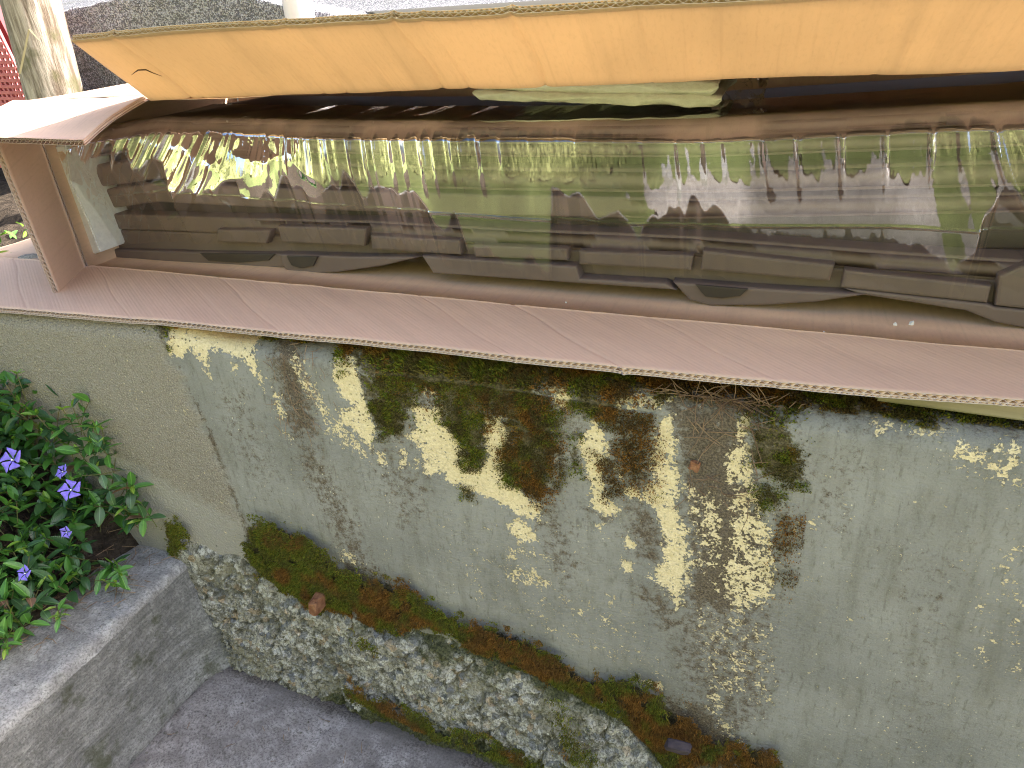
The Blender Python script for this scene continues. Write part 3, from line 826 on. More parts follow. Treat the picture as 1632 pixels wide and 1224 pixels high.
def board(name, A, B, mat, parent, up, n_v=14, wob=.0, flutes=True, seed=0, thick=.0075, sag=0.0, rag=None, glow=False, creases=()):
    """double-wall corrugated board between the edge lines A and B; flutes run from A to B"""
    _, L = poly3(A, 2)
    npitch = max(4, int(L / .0092))
    nu = npitch * 6 + 1
    a, L = poly3(A, nu); b, _ = poly3(B, nu)
    if rag is not None:
        b = b + (b - a) * (rag * (fbm(np.linspace(0, 40 * L, nu), np.zeros(nu), seed + 3, 4) - .5))[:, None]
    Wd = np.linalg.norm(b - a, axis=1).mean()
    v = np.linspace(0, 1, n_v)
    S_ = a[:, None] * (1 - v)[None, :, None] + b[:, None] * v[None, :, None]
    tu = np.gradient(S_, axis=0); tv = np.gradient(S_, axis=1)
    N = np.cross(tu, tv); N /= np.linalg.norm(N, axis=2)[..., None] + 1e-12
    if (N.mean((0, 1)) @ np.array(up)) < 0: N = -N
    us = np.linspace(0, L, nu)
    UU, VV = np.meshgrid(us, v * Wd, indexing='ij')
    dn = wob * (fbm(UU * 5, VV * 7, seed, 3) - .5) * 2 + sag * np.sin(v * math.pi)[None, :]
    dn = dn + .0012 * (fbm(UU * 30, VV * 4, seed + 8, 3) - .5)
    for (c0, ca, cw) in creases: dn = dn + ca * np.exp(-np.abs(UU - c0 - .004 * np.sin(VV * 40)) / cw)
    S_ = S_ + N * dn[..., None]
    VL = []; FL = []; UVs = []; off = 0
    lasts = [n_v - 2, n_v - 1]
    cnt_ = [0]
    def layer(offs, rows):
        nonlocal off
        cnt_[0] += 1
        if glow:                     # single paper layers, so that sunlight can shine through
            liner = len(rows) == n_v and cnt_[0] in (1, 10)
            rows = rows if liner else lasts
        r = np.array(rows)
        G = S_[:, r] + N[:, r] * offs[:, None, None]
        VL.append(G.reshape(-1, 3)); FL.append(grid_faces(nu, len(r)) + off)
        UVs.append(np.stack([UU[:, r].ravel(), VV[:, r].ravel()], 1)); off += nu * len(r)
    th = .0004
    allr = list(range(n_v)); ends = [0, 1, n_v - 2, n_v - 1] if n_v > 4 else allr
    ph = np.arange(nu) % 6
    tri = np.abs(((ph / 6.0 * 2 + .5) % 2) - 1)                   # zigzag 0..1
    t2 = thick * .62
    for o_ in (0, th): layer(np.full(nu, o_), allr)
    if flutes:
        for o_ in (0, th): layer(np.full(nu, t2 + o_), ends if n_v > 4 else allr)
        for o_ in (0, th * .9): layer(th + o_ + tri * (t2 - th - th), allr)
        ph2 = (np.arange(nu) * 1.5 % 6); tri2 = np.abs(((ph2 / 6.0 * 2) % 2) - 1)
        for o_ in (0, th * .9): layer(t2 + th + o_ + tri2 * (thick - t2 - th - th), allr)
    for o_ in (thick - th, thick): layer(np.full(nu, o_), allr)
    # rims of each paper layer so that the cut edge shows paper thickness
    V = np.concatenate(VL); F = np.concatenate(FL)
    rims = []
    pos = 0; lens = []
    for g in VL: lens.append(len(g) // nu)
    starts = np.concatenate([[0], np.cumsum([len(g) for g in VL])])
    for q in range(0, len(VL), 2):
        nr = lens[q]; i0, i1 = starts[q], starts[q + 1]
        idx = np.arange(nu - 1)
        nr2 = lens[q + 1]
        for row in (0, nr - 1):
            if nr2 != nr:
                if row: rims.append(np.stack([i0 + idx * nr + nr - 1, i0 + (idx + 1) * nr + nr - 1, i1 + (idx + 1) * nr2 + nr2 - 1, i1 + idx * nr2 + nr2 - 1], 1))
                continue
            rims.append(np.stack([i0 + idx * nr + row, i0 + (idx + 1) * nr + row, i1 + (idx + 1) * nr + row, i1 + idx * nr + row], 1))
        if nr2 != nr: continue
        jd = np.arange(nr - 1)
        for c_ in (0, nu - 1):
            rims.append(np.stack([i0 + c_ * nr + jd, i0 + c_ * nr + jd + 1, i1 + c_ * nr + jd + 1, i1 + c_ * nr + jd], 1))
    nF = len(F)
    F = np.concatenate([F] + rims)
    o = mesh(name, V, F, mat, parent)
    me = o.data
    me.materials.append(M_FLUTE)
    uvl = me.uv_layers.new(name='UVMap')
    UV = np.concatenate(UVs).astype(np.float32)
    li = np.empty(len(me.loops), np.int32); me.loops.foreach_get('vertex_index', li)
    uvl.data.foreach_set('uv', UV[li].ravel())
    mi = np.zeros(len(me.polygons), np.int32); mi[nF:] = 1
    me.polygons.foreach_set('material_index', mi)
    return o

YO = .175                                     # plane of the opening: y + YAW x = YO
def yo(x): return YO - YAW * x
box = empty('cardboard_box', (0.6, .35, .62))
tag(box, 'long opened cardboard box lying on its side along the top of the wall', 'box')
XR = 2.05
F0 = [onB(-40, 413, YO + .012), onB(110, 426, YO + .008), onB(480, 452, YO), onB(816, 492, YO), onB(1250, 527, YO - .004), onB(1632, 560, YO - .006)]
F0 = [np.array(p) for p in F0]
d_ = F0[-1] - F0[-2]; F0.append(F0[-1] + d_ / d_[0] * (XR - F0[-1][0]))
for p in F0: p[2] = np.clip(p[2], .627, .66)
E0 = [onZ(-40, 487, .631), onZ(60, 496, .630), onZ(300, 515, .629), onZ(560, 540, .627), onZ(816, 567, .625), onZ(1100, 596, .624), onZ(1400, 621, .622), onZ(1632, 637, .621)]
E0 = [np.array(p) for p in E0]
d_ = E0[-1] - E0[-2]; E0.append(E0[-1] + d_ / d_[0] * (XR - .02 - E0[-1][0]))
print('fold', [tuple(np.round(p, 3)) for p in F0]); print('edge', [tuple(np.round(p, 3)) for p in E0])
ZB = .618
bf = board('bottom_flap', F0, E0, M_CARD, box, (0, 0, -1), 22, .002, True, 3, .0075, 0, creases=((.12, .001, .003), (.34, .001, .002), (.62, .0012, .003), (.98, .001, .002), (1.12, .002, .003), (1.30, .001, .003)))
XL = F0[0][0] - .0
def line_b(x0, x1, y0, z, n=8): return [np.array([x, y0 - YAW * x, z]) for x in np.linspace(x0, x1, n)]
board('bottom_panel', [p + np.array([0, .001, -.002]) for p in F0], line_b(F0[0][0], XR, .66, ZB + .004), M_CARDD, box, (0, 0, -1), 12, .003, False, 5)
ZT = .893
TF = [onB(px, py, YO) for px, py in [(240, 160), (430, 154), (816, 139), (1200, 124), (1632, 110)]]
TF = [np.array(p) for p in TF]; d_ = TF[-1] - TF[-2]; TF.append(TF[-1] + d_ / d_[0] * (XR - TF[-1][0]))
# free edge of the raised flap, leaning out towards the viewer
TE = [np.array(onB(px, py, YO - .112)) for px, py in [(113, 63), (300, 48), (600, 32), (880, 17), (1150, 3), (1632, -22)]]
d_ = TE[-1] - TE[-2]; TE.append(TE[-1] + d_ / d_[0] * (XR - TE[-1][0]))
print('top fold', [tuple(np.round(p, 3)) for p in TF]); print('top edge', [tuple(np.round(p, 3)) for p in TE])
TFa = poly3(TF, 60)[0]; TEa = poly3(TE, 60)[0]
board('top_flap', TFa, TEa, M_CARDT, box, (0, 1, 1), 22, .0025, True, 11, .0075, glow=True, creases=((.075, .0034, .004), (.098, .0014, .002), (.125, .001, .002), (.30, .0012, .003), (.335, .0016, .003), (.47, .0034, .004), (.505, .002, .003), (.60, .0034, .004), (.72, .001, .003), (.93, .001, .004), (1.10, .0012, .003)))
XB = -.262
lf = [np.array([XB, yo(XB) + .004, TF[0][2] - .002])] + [p + np.array([0, .003, .001]) for p in TF]
board('top_panel', lf, line_b(XB, XR, .66, ZT + .004), M_CARD, box, (0, 0, 1), 10, .003, False, 15)
board('back_panel', line_b(XB, XR, .662, ZB), line_b(XB, XR, .662, ZT), M_CARDD, box, (0, 1, 0), 4, .002, False, 17)
bl = np.array([onB(112, 428, YO + .002), onB(36, 228, YO)])
print('end hinge', bl.round(3))
HB = np.array([XB + .01, yo(XB) , ZB + .004]); HT = np.array([XB + .002, yo(XB), ZT - .002])
board('end_panel', [HB, HT], [np.array([XB, .66 - YAW * XB, ZB]), np.array([XB, .66 - YAW * XB, ZT])], M_CARDD, box, (-1, 0, 0), 8, .002, True, 19)
HR = XR
board('end_panel', [np.array([HR, yo(HR), ZB]), np.array([HR, yo(HR), ZT])], [np.array([HR, .66 - YAW * HR, ZB]), np.array([HR, .66 - YAW * HR, ZT])], M_CARDD, box, (1, 0, 0), 6, .002, True, 23)
# short flap at the left end, swung out; its front edge is cut across the flutes
EB = onY(95, 470, yo(XB) - .125); ET = onY(-6, 222, yo(XB) - .118)
print('end flap', HB.round(3), HT.round(3), np.round(EB, 3), np.round(ET, 3))
board('end_flap', [HB + np.array([0, -.004, .004]), HT + np.array([0, -.004, -.004])], [np.array(EB), np.array(ET)], M_CARD, box, (-1, 0, 0), 14, .002, True, 27)
# torn left stretch of the top flap, still lying out over the end flap
TL = [np.array([XB - .03, yo(XB) + .002, TF[0][2] - .002]), TF[0] + np.array([-.004, 0, .0])]
TR = [onY(-60, 226, .012), onY(136, 231, .012)]
print('torn', [np.round(p, 3) for p in TL + TR])
board('torn_flap', TL, TR, M_CARD, box, (0, 0, 1), 16, .003, True, 31, .0075, .004)

def tear():
    P = []
    for u, v in ((.028, .46), (.040, .50), (.050, .53), (.064, .53), (.070, .47), (.078, .42)):
        i = u / poly3(TF, 2)[1] * 59; k0 = int(i); f = i - k0
        a_, b_ = TFa[k0] * (1 - f) + TFa[k0 + 1] * f, TEa[k0] * (1 - f) + TEa[k0 + 1] * f
        P.append(a_ * (1 - v) + b_ * v + np.array([0, -.0012, -.0016]))
    V = []; n = len(P)
    for i, p in enumerate(P):
        w = .0011 * (1 - abs(2 * i / (n - 1) - 1) * .8)
        for a in range(5): V.append(p + w * np.array([.3 * math.cos(a * 1.257), math.cos(a * 1.257), math.sin(a * 1.257)]))
    F = [(i * 5 + a, i * 5 + (a + 1) % 5, (i + 1) * 5 + (a + 1) % 5, (i + 1) * 5 + a) for i in range(n - 1) for a in range(5)]
    mesh('tear', V, F, mat_simple('torn_paper', (.05, .03, .015), (.10, .06, .03), 200, .9), box)
tear()

# ------------------------------------------------------------------ the stack of brown plastic panels
YS = .244
def xz_poly(px, y0): return [np.array(onB(a, b, y0)) for a, b in px]
def prism(name, px, y0, depth, mat, parent, bev=.003, seg=2):
    P = xz_poly(px, y0)
    bm = bmesh.new()
    vs_ = [bm.verts.new(p) for p in P]
    f = bm.faces.new(vs_)
    r = bmesh.ops.extrude_face_region(bm, geom=[f])
    mv = [v for v in r['geom'] if isinstance(v, bmesh.types.BMVert)]
    bmesh.ops.translate(bm, verts=mv, vec=(0, depth, 0))
    bm.normal_update()
    if bev:
        fe = set(vs_)
        ed = [e for e in bm.edges if e.verts[0] in fe and e.verts[1] in fe]
        bmesh.ops.bevel(bm, geom=ed, offset=bev, segments=seg, affect='EDGES', profile=.5)
    return from_bm(name, bm, mat, parent, False)

def band(name, topl, botl, y0, depth, mat, parent, rnd=.006, wob=.0015, seed=0):
    """long strip of a panel: a face between two lines, with rounded top and bottom edges and a body behind"""
    tp, _ = poly3([np.array(onB(a, b, y0)) for a, b in topl], 160)
    bt, _ = poly3([np.array(onB(a, b, y0)) for a, b in botl], 160)
    rows = []
    for t in (0.0, .35, .7): rows.append((0, t))
    prof = [(depth, 0.0, 0)]
    for a in np.linspace(0, math.pi / 2, 5): prof.append((rnd - rnd * math.sin(a), 0.0, -rnd + rnd * math.cos(a)))
    n_ = []
    for q in (.15, .5, .85): n_.append((0, q, 0))
    prof2 = [(rnd - rnd * math.cos(a), 1.0, rnd - rnd * math.sin(a)) for a in np.linspace(0, math.pi / 2, 5)]
    P = prof + n_ + prof2 + [(depth, 1.0, 0)]
    Vg = np.zeros((160, len(P), 3))
    wv = wob * (fbm(tp[:, 0] * 6, tp[:, 0] * 0, seed, 3) - .5) * 2
    for j, (dy, q, dz) in enumerate(P):
        Vg[:, j] = tp * (1 - q) + bt * q
        Vg[:, j, 1] += dy + wv * (1 if dy < rnd * 1.01 else 0)
        Vg[:, j, 2] += dz
    return mesh(name, Vg.reshape(-1, 3), grid_faces(160, len(P)), mat, parent, True)

RIM = [(60, 232), (150, 206), (250, 190), (400, 194), (560, 197), (816, 199), (1100, 195), (1400, 180), (1632, 168), (2000, 140)]
def below(l, d): return [(a, b + d * (1 + .00012 * (a - 816))) for a, b in l]
def mixl(l, c): return [(a, b + np.interp(a, [60, 816, 1632, 2000], c)) for a, b in l]
tp_ = empty('plastic_board', (.6, .4, .83))
tag(tp_, 'topmost brown moulded plastic board of the wrapped stack, smooth long rim', 'plastic board', 'brown plastic boards wrapped in the box')
band('rim', RIM, mixl(RIM, [20, 24, 30, 34]), YS, .30, M_PLAST, tp_, .006, .001, 1)
band('lower_edge', mixl(RIM, [22, 27, 33, 37]), mixl(RIM, [44, 52, 66, 74]), YS - .004, .30, M_PLAST, tp_, .004, .001, 2)
tp2 = empty('plastic_board', (.6, .4, .76))
tag(tp2, 'middle brown plastic board of the wrapped stack with flat ribbed edge', 'plastic board', 'brown plastic boards wrapped in the box')
band('rim', mixl(RIM, [56, 68, 86, 96]), mixl(RIM, [92, 106, 130, 140]), YS + .006, .30, M_PLAST, tp2, .005, .001, 3)
band('lower_edge', mixl(RIM, [97, 112, 138, 148]), mixl(RIM, [128, 146, 172, 184]), YS + .010, .30, M_PLAST, tp2, .004, .001, 4)
band('shade_core', mixl(RIM, [40, 48, 60, 66]), mixl(RIM, [170, 190, 230, 240]), YS + .035, .27, M_PLAST_SHADE, tp2, .004, .001, 4)  # dark backing paints shade into the gaps between the boards
tp3 = empty('plastic_board', (.6, .4, .66))
tag(tp3, 'lowest brown plastic board of the wrapped stack with raised blocks and scooped handles', 'plastic board', 'brown plastic boards wrapped in the box')
LOW = [(110, 345), (340, 352), (600, 358), (816, 370), (1100, 382), (1400, 405), (1632, 420), (2000, 452)]
band('rim', [(a, b - 6) for a, b in LOW], [(a, b + np.interp(a, [110, 1632], [18, 30])) for a, b in LOW], YS + .004, .30, M_PLAST, tp3, .004, .001, 5)
LIPT = [(150, 396), (440, 402), (670, 408), (920, 430), (1100, 440), (1340, 458), (1632, 490), (2000, 530)]
band('body', [(a, b + np.interp(a, [110, 1632], [18, 28])) for a, b in LOW], [(160, 412), (440, 416), (670, 410), (920, 436), (1100, 452), (1370, 468), (1632, 505), (2000, 545)], YS + .006, .30, M_PLAST, tp3, .004, .001, 6)
for blk in ([(345, 366), (432, 367), (424, 389), (345, 386)], [(442, 360), (584, 364), (580, 393), (448, 387)], [(590, 375), (733, 383), (735, 407), (592, 398)],
            [(752, 390), (905, 396), (905, 416), (756, 410)], [(922, 400), (1106, 407), (1101, 432), (922, 422)], [(1120, 399), (1331, 422), (1322, 449), (1116, 431)],
            [(1346, 430), (1581, 456), (1574, 484), (1340, 459)], [(1592, 440), (1640, 420), (1800, 440), (1800, 510), (1586, 488)]):
    prism('block', blk, YS - .010, .05, M_PLAST, tp3, .0035)
prism('lip', [(158, 397), (320, 402), (440, 404), (668, 409), (560, 421), (446, 427), (300, 428), (165, 420)], YS - .006, .06, M_PLAST, tp3, .003)
prism('lip', [(672, 408), (918, 425), (924, 444), (1060, 452), (1078, 463), (920, 452), (690, 436)], YS - .016, .07, M_PLAST, tp3, .003)
prism('lip', [(1340, 459), (1574, 485), (1586, 490), (1640, 495), (1800, 510), (1800, 540), (1632, 523), (1588, 515), (1540, 496), (1372, 470)], YS - .010, .06, M_PLAST, tp3, .003)
def handle(outer, rec):
    h = prism('handle', outer, YS - .014, .07, M_PLAST, tp3, .003)
    q = prism('scoop_shade', rec, YS - .018, .003, M_PLAST_SHADE, h, .001)  # dark plate on the handle paints in the shade of its recess
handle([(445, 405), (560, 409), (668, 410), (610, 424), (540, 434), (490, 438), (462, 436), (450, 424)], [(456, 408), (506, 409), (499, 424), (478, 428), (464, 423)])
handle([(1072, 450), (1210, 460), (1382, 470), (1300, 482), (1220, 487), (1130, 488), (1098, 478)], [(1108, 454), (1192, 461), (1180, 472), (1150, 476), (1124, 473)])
prism('scoop_shade', [(318, 404), (438, 405), (428, 415), (380, 419), (332, 416)], YS - .009, .003, M_PLAST_SHADE, tp3, .001)  # dark plate painting the shade of a shallow recess

# white foam sheet at the end, folded packet on top
fm = empty('foam_sheet', (-.22, .3, .62))
tag(fm, 'thin white foam sheet standing between the box end and the brown panels', 'foam sheet')
def foam():
    P = [onB(58, 232, YO + .012), onB(92, 232, YO + .012), onB(112, 300, YO + .012), onB(160, 404), ] if False else None
    pts = [(62, 232), (104, 232), (112, 290), (140, 350), (160, 402), (120, 413)][::-1]
    bm = bmesh.new()
    vs_ = [bm.verts.new(onB(a, b, YO + .020)) for a, b in pts]
    f = bm.faces.new(vs_)
    r = bmesh.ops.extrude_face_region(bm, geom=[f])
    bmesh.ops.translate(bm, verts=[v for v in r['geom'] if isinstance(v, bmesh.types.BMVert)], vec=(0, .4, 0))
    bmesh.ops.bevel(bm, geom=list(bm.edges), offset=.002, segments=2, affect='EDGES')
    from_bm('board', bm, M_FOAM, fm)
foam()
def packet():
    pk = empty('foam_packet', (.62, .3, .86))
    tag(pk, 'pale folded foam packet lying on the wrapped panels under the raised flap', 'packet')
    yb = YS + .045
    a = np.array(onB(756, 160, yb)); b = np.array(onB(1150, 171, yb))
    nx, ny, = 90, 40
    for part, (zo, th, sh, x0, x1) in (('lower_sheet', (.0, .012, 0, 0, 1)), ('upper_sheet', (.012, .014, .006, .012, .985))):
        u = np.linspace(x0, x1, nx)
        # cross-section loop: front bottom, front top, back top, back bottom
        loop = []
        for t in np.linspace(0, 1, 9): loop.append((-.004 * math.sin(t * math.pi), t * th))
        for t in np.linspace(0, 1, 14)[1:]: loop.append((t * .2, th))
        loop.append((.2, 0))
        Vg = np.zeros((nx, len(loop), 3))
        for j, (dy, dz) in enumerate(loop):
            Vg[:, j] = a + (b - a) * u[:, None]
            wb = (fbm(u * 9, u * 0 + j * .3, 41 + int(zo * 1000), 4) - .5)
            Vg[:, j, 1] += dy + sh + wb * .008
            Vg[:, j, 2] += zo + dz + wb * .005 + .006 * math.sin(min(1, dy / .2) * 3)
        e = np.clip(np.minimum(u - x0, x1 - u) / .03, 0, 1) ** .6
        mid = Vg[:, :, 2].mean(1, keepdims=True)
        Vg[:, :, 2] = mid + (Vg[:, :, 2] - mid) * (.35 + .65 * e[:, None])
        mesh(part, Vg.reshape(-1, 3), grid_faces(nx, len(loop)), M_PACK, pk, True)
    # crumpled clear bag end at its right
    nx2, ny2 = 50, 24
    c0, c1_ = np.array(onB(1125, 172, yb - .004)), np.array(onB(1215, 174, yb - .004))
    U, V_ = np.meshgrid(np.linspace(0, 1, nx2), np.linspace(0, 1, ny2), indexing='ij')
    G = c0 + (c1_ - c0) * U[..., None]
    G[..., 1] += V_ * .10; G[..., 2] += .028 * (1 - U) * np.sin(V_ * 2) + .022 * (fbm(U * 9, V_ * 9, 51, 4) - .3) + .018 * V_
    mesh('bag_end', G.reshape(-1, 3), grid_faces(nx2, ny2), M_BAG, pk, True)
packet()

# ------------------------------------------------------------------ stretch film
def film():
    nx = 900
    top_l, _ = poly3([np.array(onB(a, b, YS - .014)) for a, b in [(70, 236)] + RIM[1:]], nx)
    # profile: (y offset from panel front, z offset below rim)
    pr = [(.13, .006), (.10, .005), (.06, .004), (.02, .003), (.006, .002), (-.003, -.004), (-.007, -.014)]
    zs = np.linspace(.018, .190, 172)
    full = [(p[0], p[1]) for p in pr] + [(-.009, -z) for z in zs]
    nv = len(full)
    G = np.zeros((nx, nv, 3))
    x = top_l[:, 0]
    zz = np.array([p[1] for p in full])
    for j, (dy, dz) in enumerate(full):
        G[:, j] = top_l
        G[:, j, 1] += dy; G[:, j, 2] += dz
    Xg = np.repeat(x[:, None], nv, 1); Zg = np.repeat(-zz[None], nx, 0)
    fr = smooth(.0, .02, Zg)
    # tight flat spans that lean to the lawn above a ragged line and tuck in towards the panels below it
    def ridge(n): return 1 - 2 * np.abs(n - .5)
    shear = .10 + (Xg - .45) * .10 + .9 * smooth(.98, 1.25, Xg) - .9 * smooth(.30, -.10, Xg)
    u1 = Xg - shear * Zg
    spike = ridge(fbm(u1 * 26, Zg * 2, 301, 2)) ** 2 - .5 + .9 * (fbm(u1 * 75, Zg * 2, 303, 2) - .5)
    zb = np.interp(u1, [-.15, -.02, .05, .12, .20, .30, .36, .42, .44, .45, .565, .58, .62, .68, .72, .80, .92, 1.0, 1.03, 1.10, 1.25, 1.6], [.04, .05, .105, .095, .085, .07, .085, .125, .10, .165, .165, .08, .075, .11, .085, .11, .150, .145, .085, .075, .10, .09]) + .034 * spike
    up = np.interp(u1, [-.2, .1, .40, .60, .68, .72, .95, 1.02, 1.6], [.04, .09, .07, .07, .0, -.11, -.13, .02, .05])
    upper = smooth(.075, .05, Zg - .012 * spike)
    over_ = smooth(-.003, .003, zb - Zg)
    slope = (up + .085 * upper) * over_ - .26 * (1 - over_)
    # narrow gathers running down from the rim between the flat spans
    gm = smooth(.35, .7, fbm(Xg * 7, Xg * 0, 305, 2))
    dz = np.diff(zs, prepend=zs[0] - .001)
    nrow = len(pr)
    d = np.zeros_like(Xg)
    d[:, nrow:] = np.cumsum(slope[:, nrow:] * dz[None], 1)
    low_ = np.clip(-d[:, nrow:].min(1) - .014, 0, .06)
    k_ = 151; ker = np.hanning(k_) / np.hanning(k_).sum()
    d = d + np.convolve(np.pad(low_, k_ // 2, mode='edge'), ker, mode='valid')[:, None] * smooth(0, .02, Zg)
    fold2 = fbm((u1) * 210, Zg * 6, 214, 2) - .5
    gather = 1.2 * np.exp(-((Zg - .022) / .012) ** 2) + (.25 + .9 * gm) * np.exp(-((Zg - .058) / .014) ** 2) + .9 * smooth(.75, .95, Xg) * np.exp(-((Zg - .112) / .010) ** 2)
    d += fr * .0014 * fold2 * gather
    fold1 = ridge(fbm(u1 * 48, Zg * 1.2, 210, 2)) ** 3
    fold3 = ridge(fbm(u1 * 120 + 5, Zg * 2.0, 212, 2)) ** 2
    d += fr * .0014 * fold3 * smooth(.095, .03, Zg) * (.4 + .8 * vnoise(Xg * 13, Xg * 0, 215))
    d += fr * .0045 * fold1 * smooth(.10, .03, Zg) * (.25 + gm + .5 * smooth(.6, .8, Xg))
    crk = ridge(fbm(Xg * 11 + Zg * 8, Zg * 13 - Xg * 6, 220, 2)) ** 4
    d += fr * .0030 * crk * smooth(.02, .05, Zg) * smooth(.45, .1, Xg)
    dg = ridge(fbm(u1 * 44, Zg * 2.0, 233, 2)) ** 3
    d += fr * .0050 * dg * (smooth(.98, 1.1, Xg) + smooth(.10, -.02, Xg))
    # horizontal seam line
    d += .0011 * np.exp(-((Zg - .105 - .01 * Xg) / .0012) ** 2)
    G[..., 1] -= d
    reflect_mask = np.interp(Zg, [0, .02, .10, .125, .19], [.8, 1, 1, .55, .15]) * (.25 + .75 * over_ + .2 * gm)  # painted reflection strength: full above the ragged line, faint below
    tope = 1 - fr
    G[..., 2] += tope * smooth(.85, .6, Xg) * .003 * (fbm(Xg * 40, np.arange(nv)[None] * .8 + Xg * 12, 250, 3) - .5)
    o = mesh('stretch_film', G.reshape(-1, 3), grid_faces(nx, nv), M_FILM, None, True)
    color_attr(o, 'reflect_mask', np.repeat(np.clip(reflect_mask, .08, 1.1).reshape(-1, 1), 3, 1))
    tag(o, 'clear wrinkled stretch film wrapped round the brown panels, reflecting the lawn', 'plastic film')
film()

# ------------------------------------------------------------------ foam crumbs
crumb_me = []
for v in range(3):
    bm = bmesh.new(); bmesh.ops.create_icosphere(bm, subdivisions=1, radius=1)
    for q in bm.verts: q.co *= random.uniform(.65, 1.15)
    me = bpy.data.meshes.new('foam_crumb'); bm.to_mesh(me); bm.free(); me.materials.append(M_FOAM); crumb_me.append(me)
CR = [(196, 433, 4.4, 'flap'), (188, 438, 3, 'flap'), (243, 469, 3.6, 'flap'), (379, 462, 2, 'flap'), (330, 444, 1.4, 'flap'), (1453, 516, 4.2, 'flap'), (1427, 517, 2.8, 'flap'),
      (1313, 529, 1.2, 'flap'), (902, 482, 1.6, 'flap'), (690, 490, 1.6, 'flap'), (362, 193, 2.6, 'rim'), (595, 195, 2, 'rim')]
CRL = ['largest white foam crumb near the left end of the box', 'small white foam crumb just left of the largest crumb', 'white foam crumb alone on the bottom flap near its left end',
       'tiny white foam crumb on the bottom flap below the first handle', 'tiny foam speck at the fold below the left end of the panels', 'larger white foam crumb at the right below the blocks of the panels',
       'small white foam crumb just left of the larger right one', 'tiny foam speck left of the two right crumbs', 'tiny foam speck under the middle of the panels', 'tiny foam speck on the fold between the two handles',
       'foam crumb on the film at the left of the top rim', 'foam crumb on the film at the middle of the top rim']
for i, (px, py, r, where) in enumerate(CR):
    if where == 'flap':
        p = onZ(px, py, .626)
    else: p = np.array(onB(px, py, YS - .004))
    o = bpy.data.objects.new('foam_crumb', crumb_me[i % 3]); link(o)
    o.location = p; s = r / 1180 * 1.15; o.scale = (s, s, s * .8); o.rotation_euler = (random.random() * 3, random.random() * 3, 0)
    tag(o, CRL[i], 'foam crumb', 'white foam crumbs in the box')

# ------------------------------------------------------------------ plank under the box at the right
def plank():
    A = np.array([.93, .030, .590]); B = np.array([2.1, .006, .590])
    bm = bmesh.new()
    r = bmesh.ops.create_cube(bm, size=1)
    L = 1.2
    bmesh.ops.scale(bm, vec=(L, .10, .022), verts=bm.verts)
    bmesh.ops.bevel(bm, geom=list(bm.edges), offset=.0025, segments=2, affect='EDGES')
    o = from_bm('wooden_plank', bm, M_PLANK)
    o.rotation_euler = (0, math.radians(.6), math.radians(-5.0))
    o.location = (.965 + L / 2, .031, .5945)
    tag(o, 'weathered wooden plank under the right end of the box on top of the wall', 'plank')
plank()

# ------------------------------------------------------------------ small iron things
def chunk(name, px, py, y, size, mat, label, cat, rot=(0, 0, 0), jag=.15):
    bm = bmesh.new(); bmesh.ops.create_cube(bm, size=1)
    bmesh.ops.subdivide_edges(bm, edges=list(bm.edges), cuts=2, use_grid_fill=True)
    for v in bm.verts:
        v.co.x *= size[0]; v.co.y *= size[1]; v.co.z *= size[2]
        v.co += Vector((random.uniform(-1, 1), random.uniform(-1, 1), random.uniform(-1, 1))) * min(size) * jag
    bmesh.ops.bevel(bm, geom=[e for e in bm.edges if e.calc_face_angle(0) > .9], offset=min(size) * .12, segments=1, affect='EDGES')
    o = from_bm(name, bm, mat); o.location = onY(px, py, y); o.rotation_euler = rot
    tag(o, label, cat)
chunk('iron_stub', 506, 961, -.030, (.014, .03, .024), M_RUST, 'rusty iron stub sticking out of the moss below the wall', 'iron stub', (0, .1, 0), .08)
chunk('iron_plate', 1081, 1190, -.045, (.030, .012, .024), M_STEEL, 'small dark square iron plate on the moss at the foot of the wall', 'iron plate', (.5, .1, .1), .05)
chunk('pebble', 1107, 743, -.004, (.010, .006, .011), M_RUST, 'small reddish stone set in the dirty patch of the wall', 'stone', (0, .2, 0), .2)

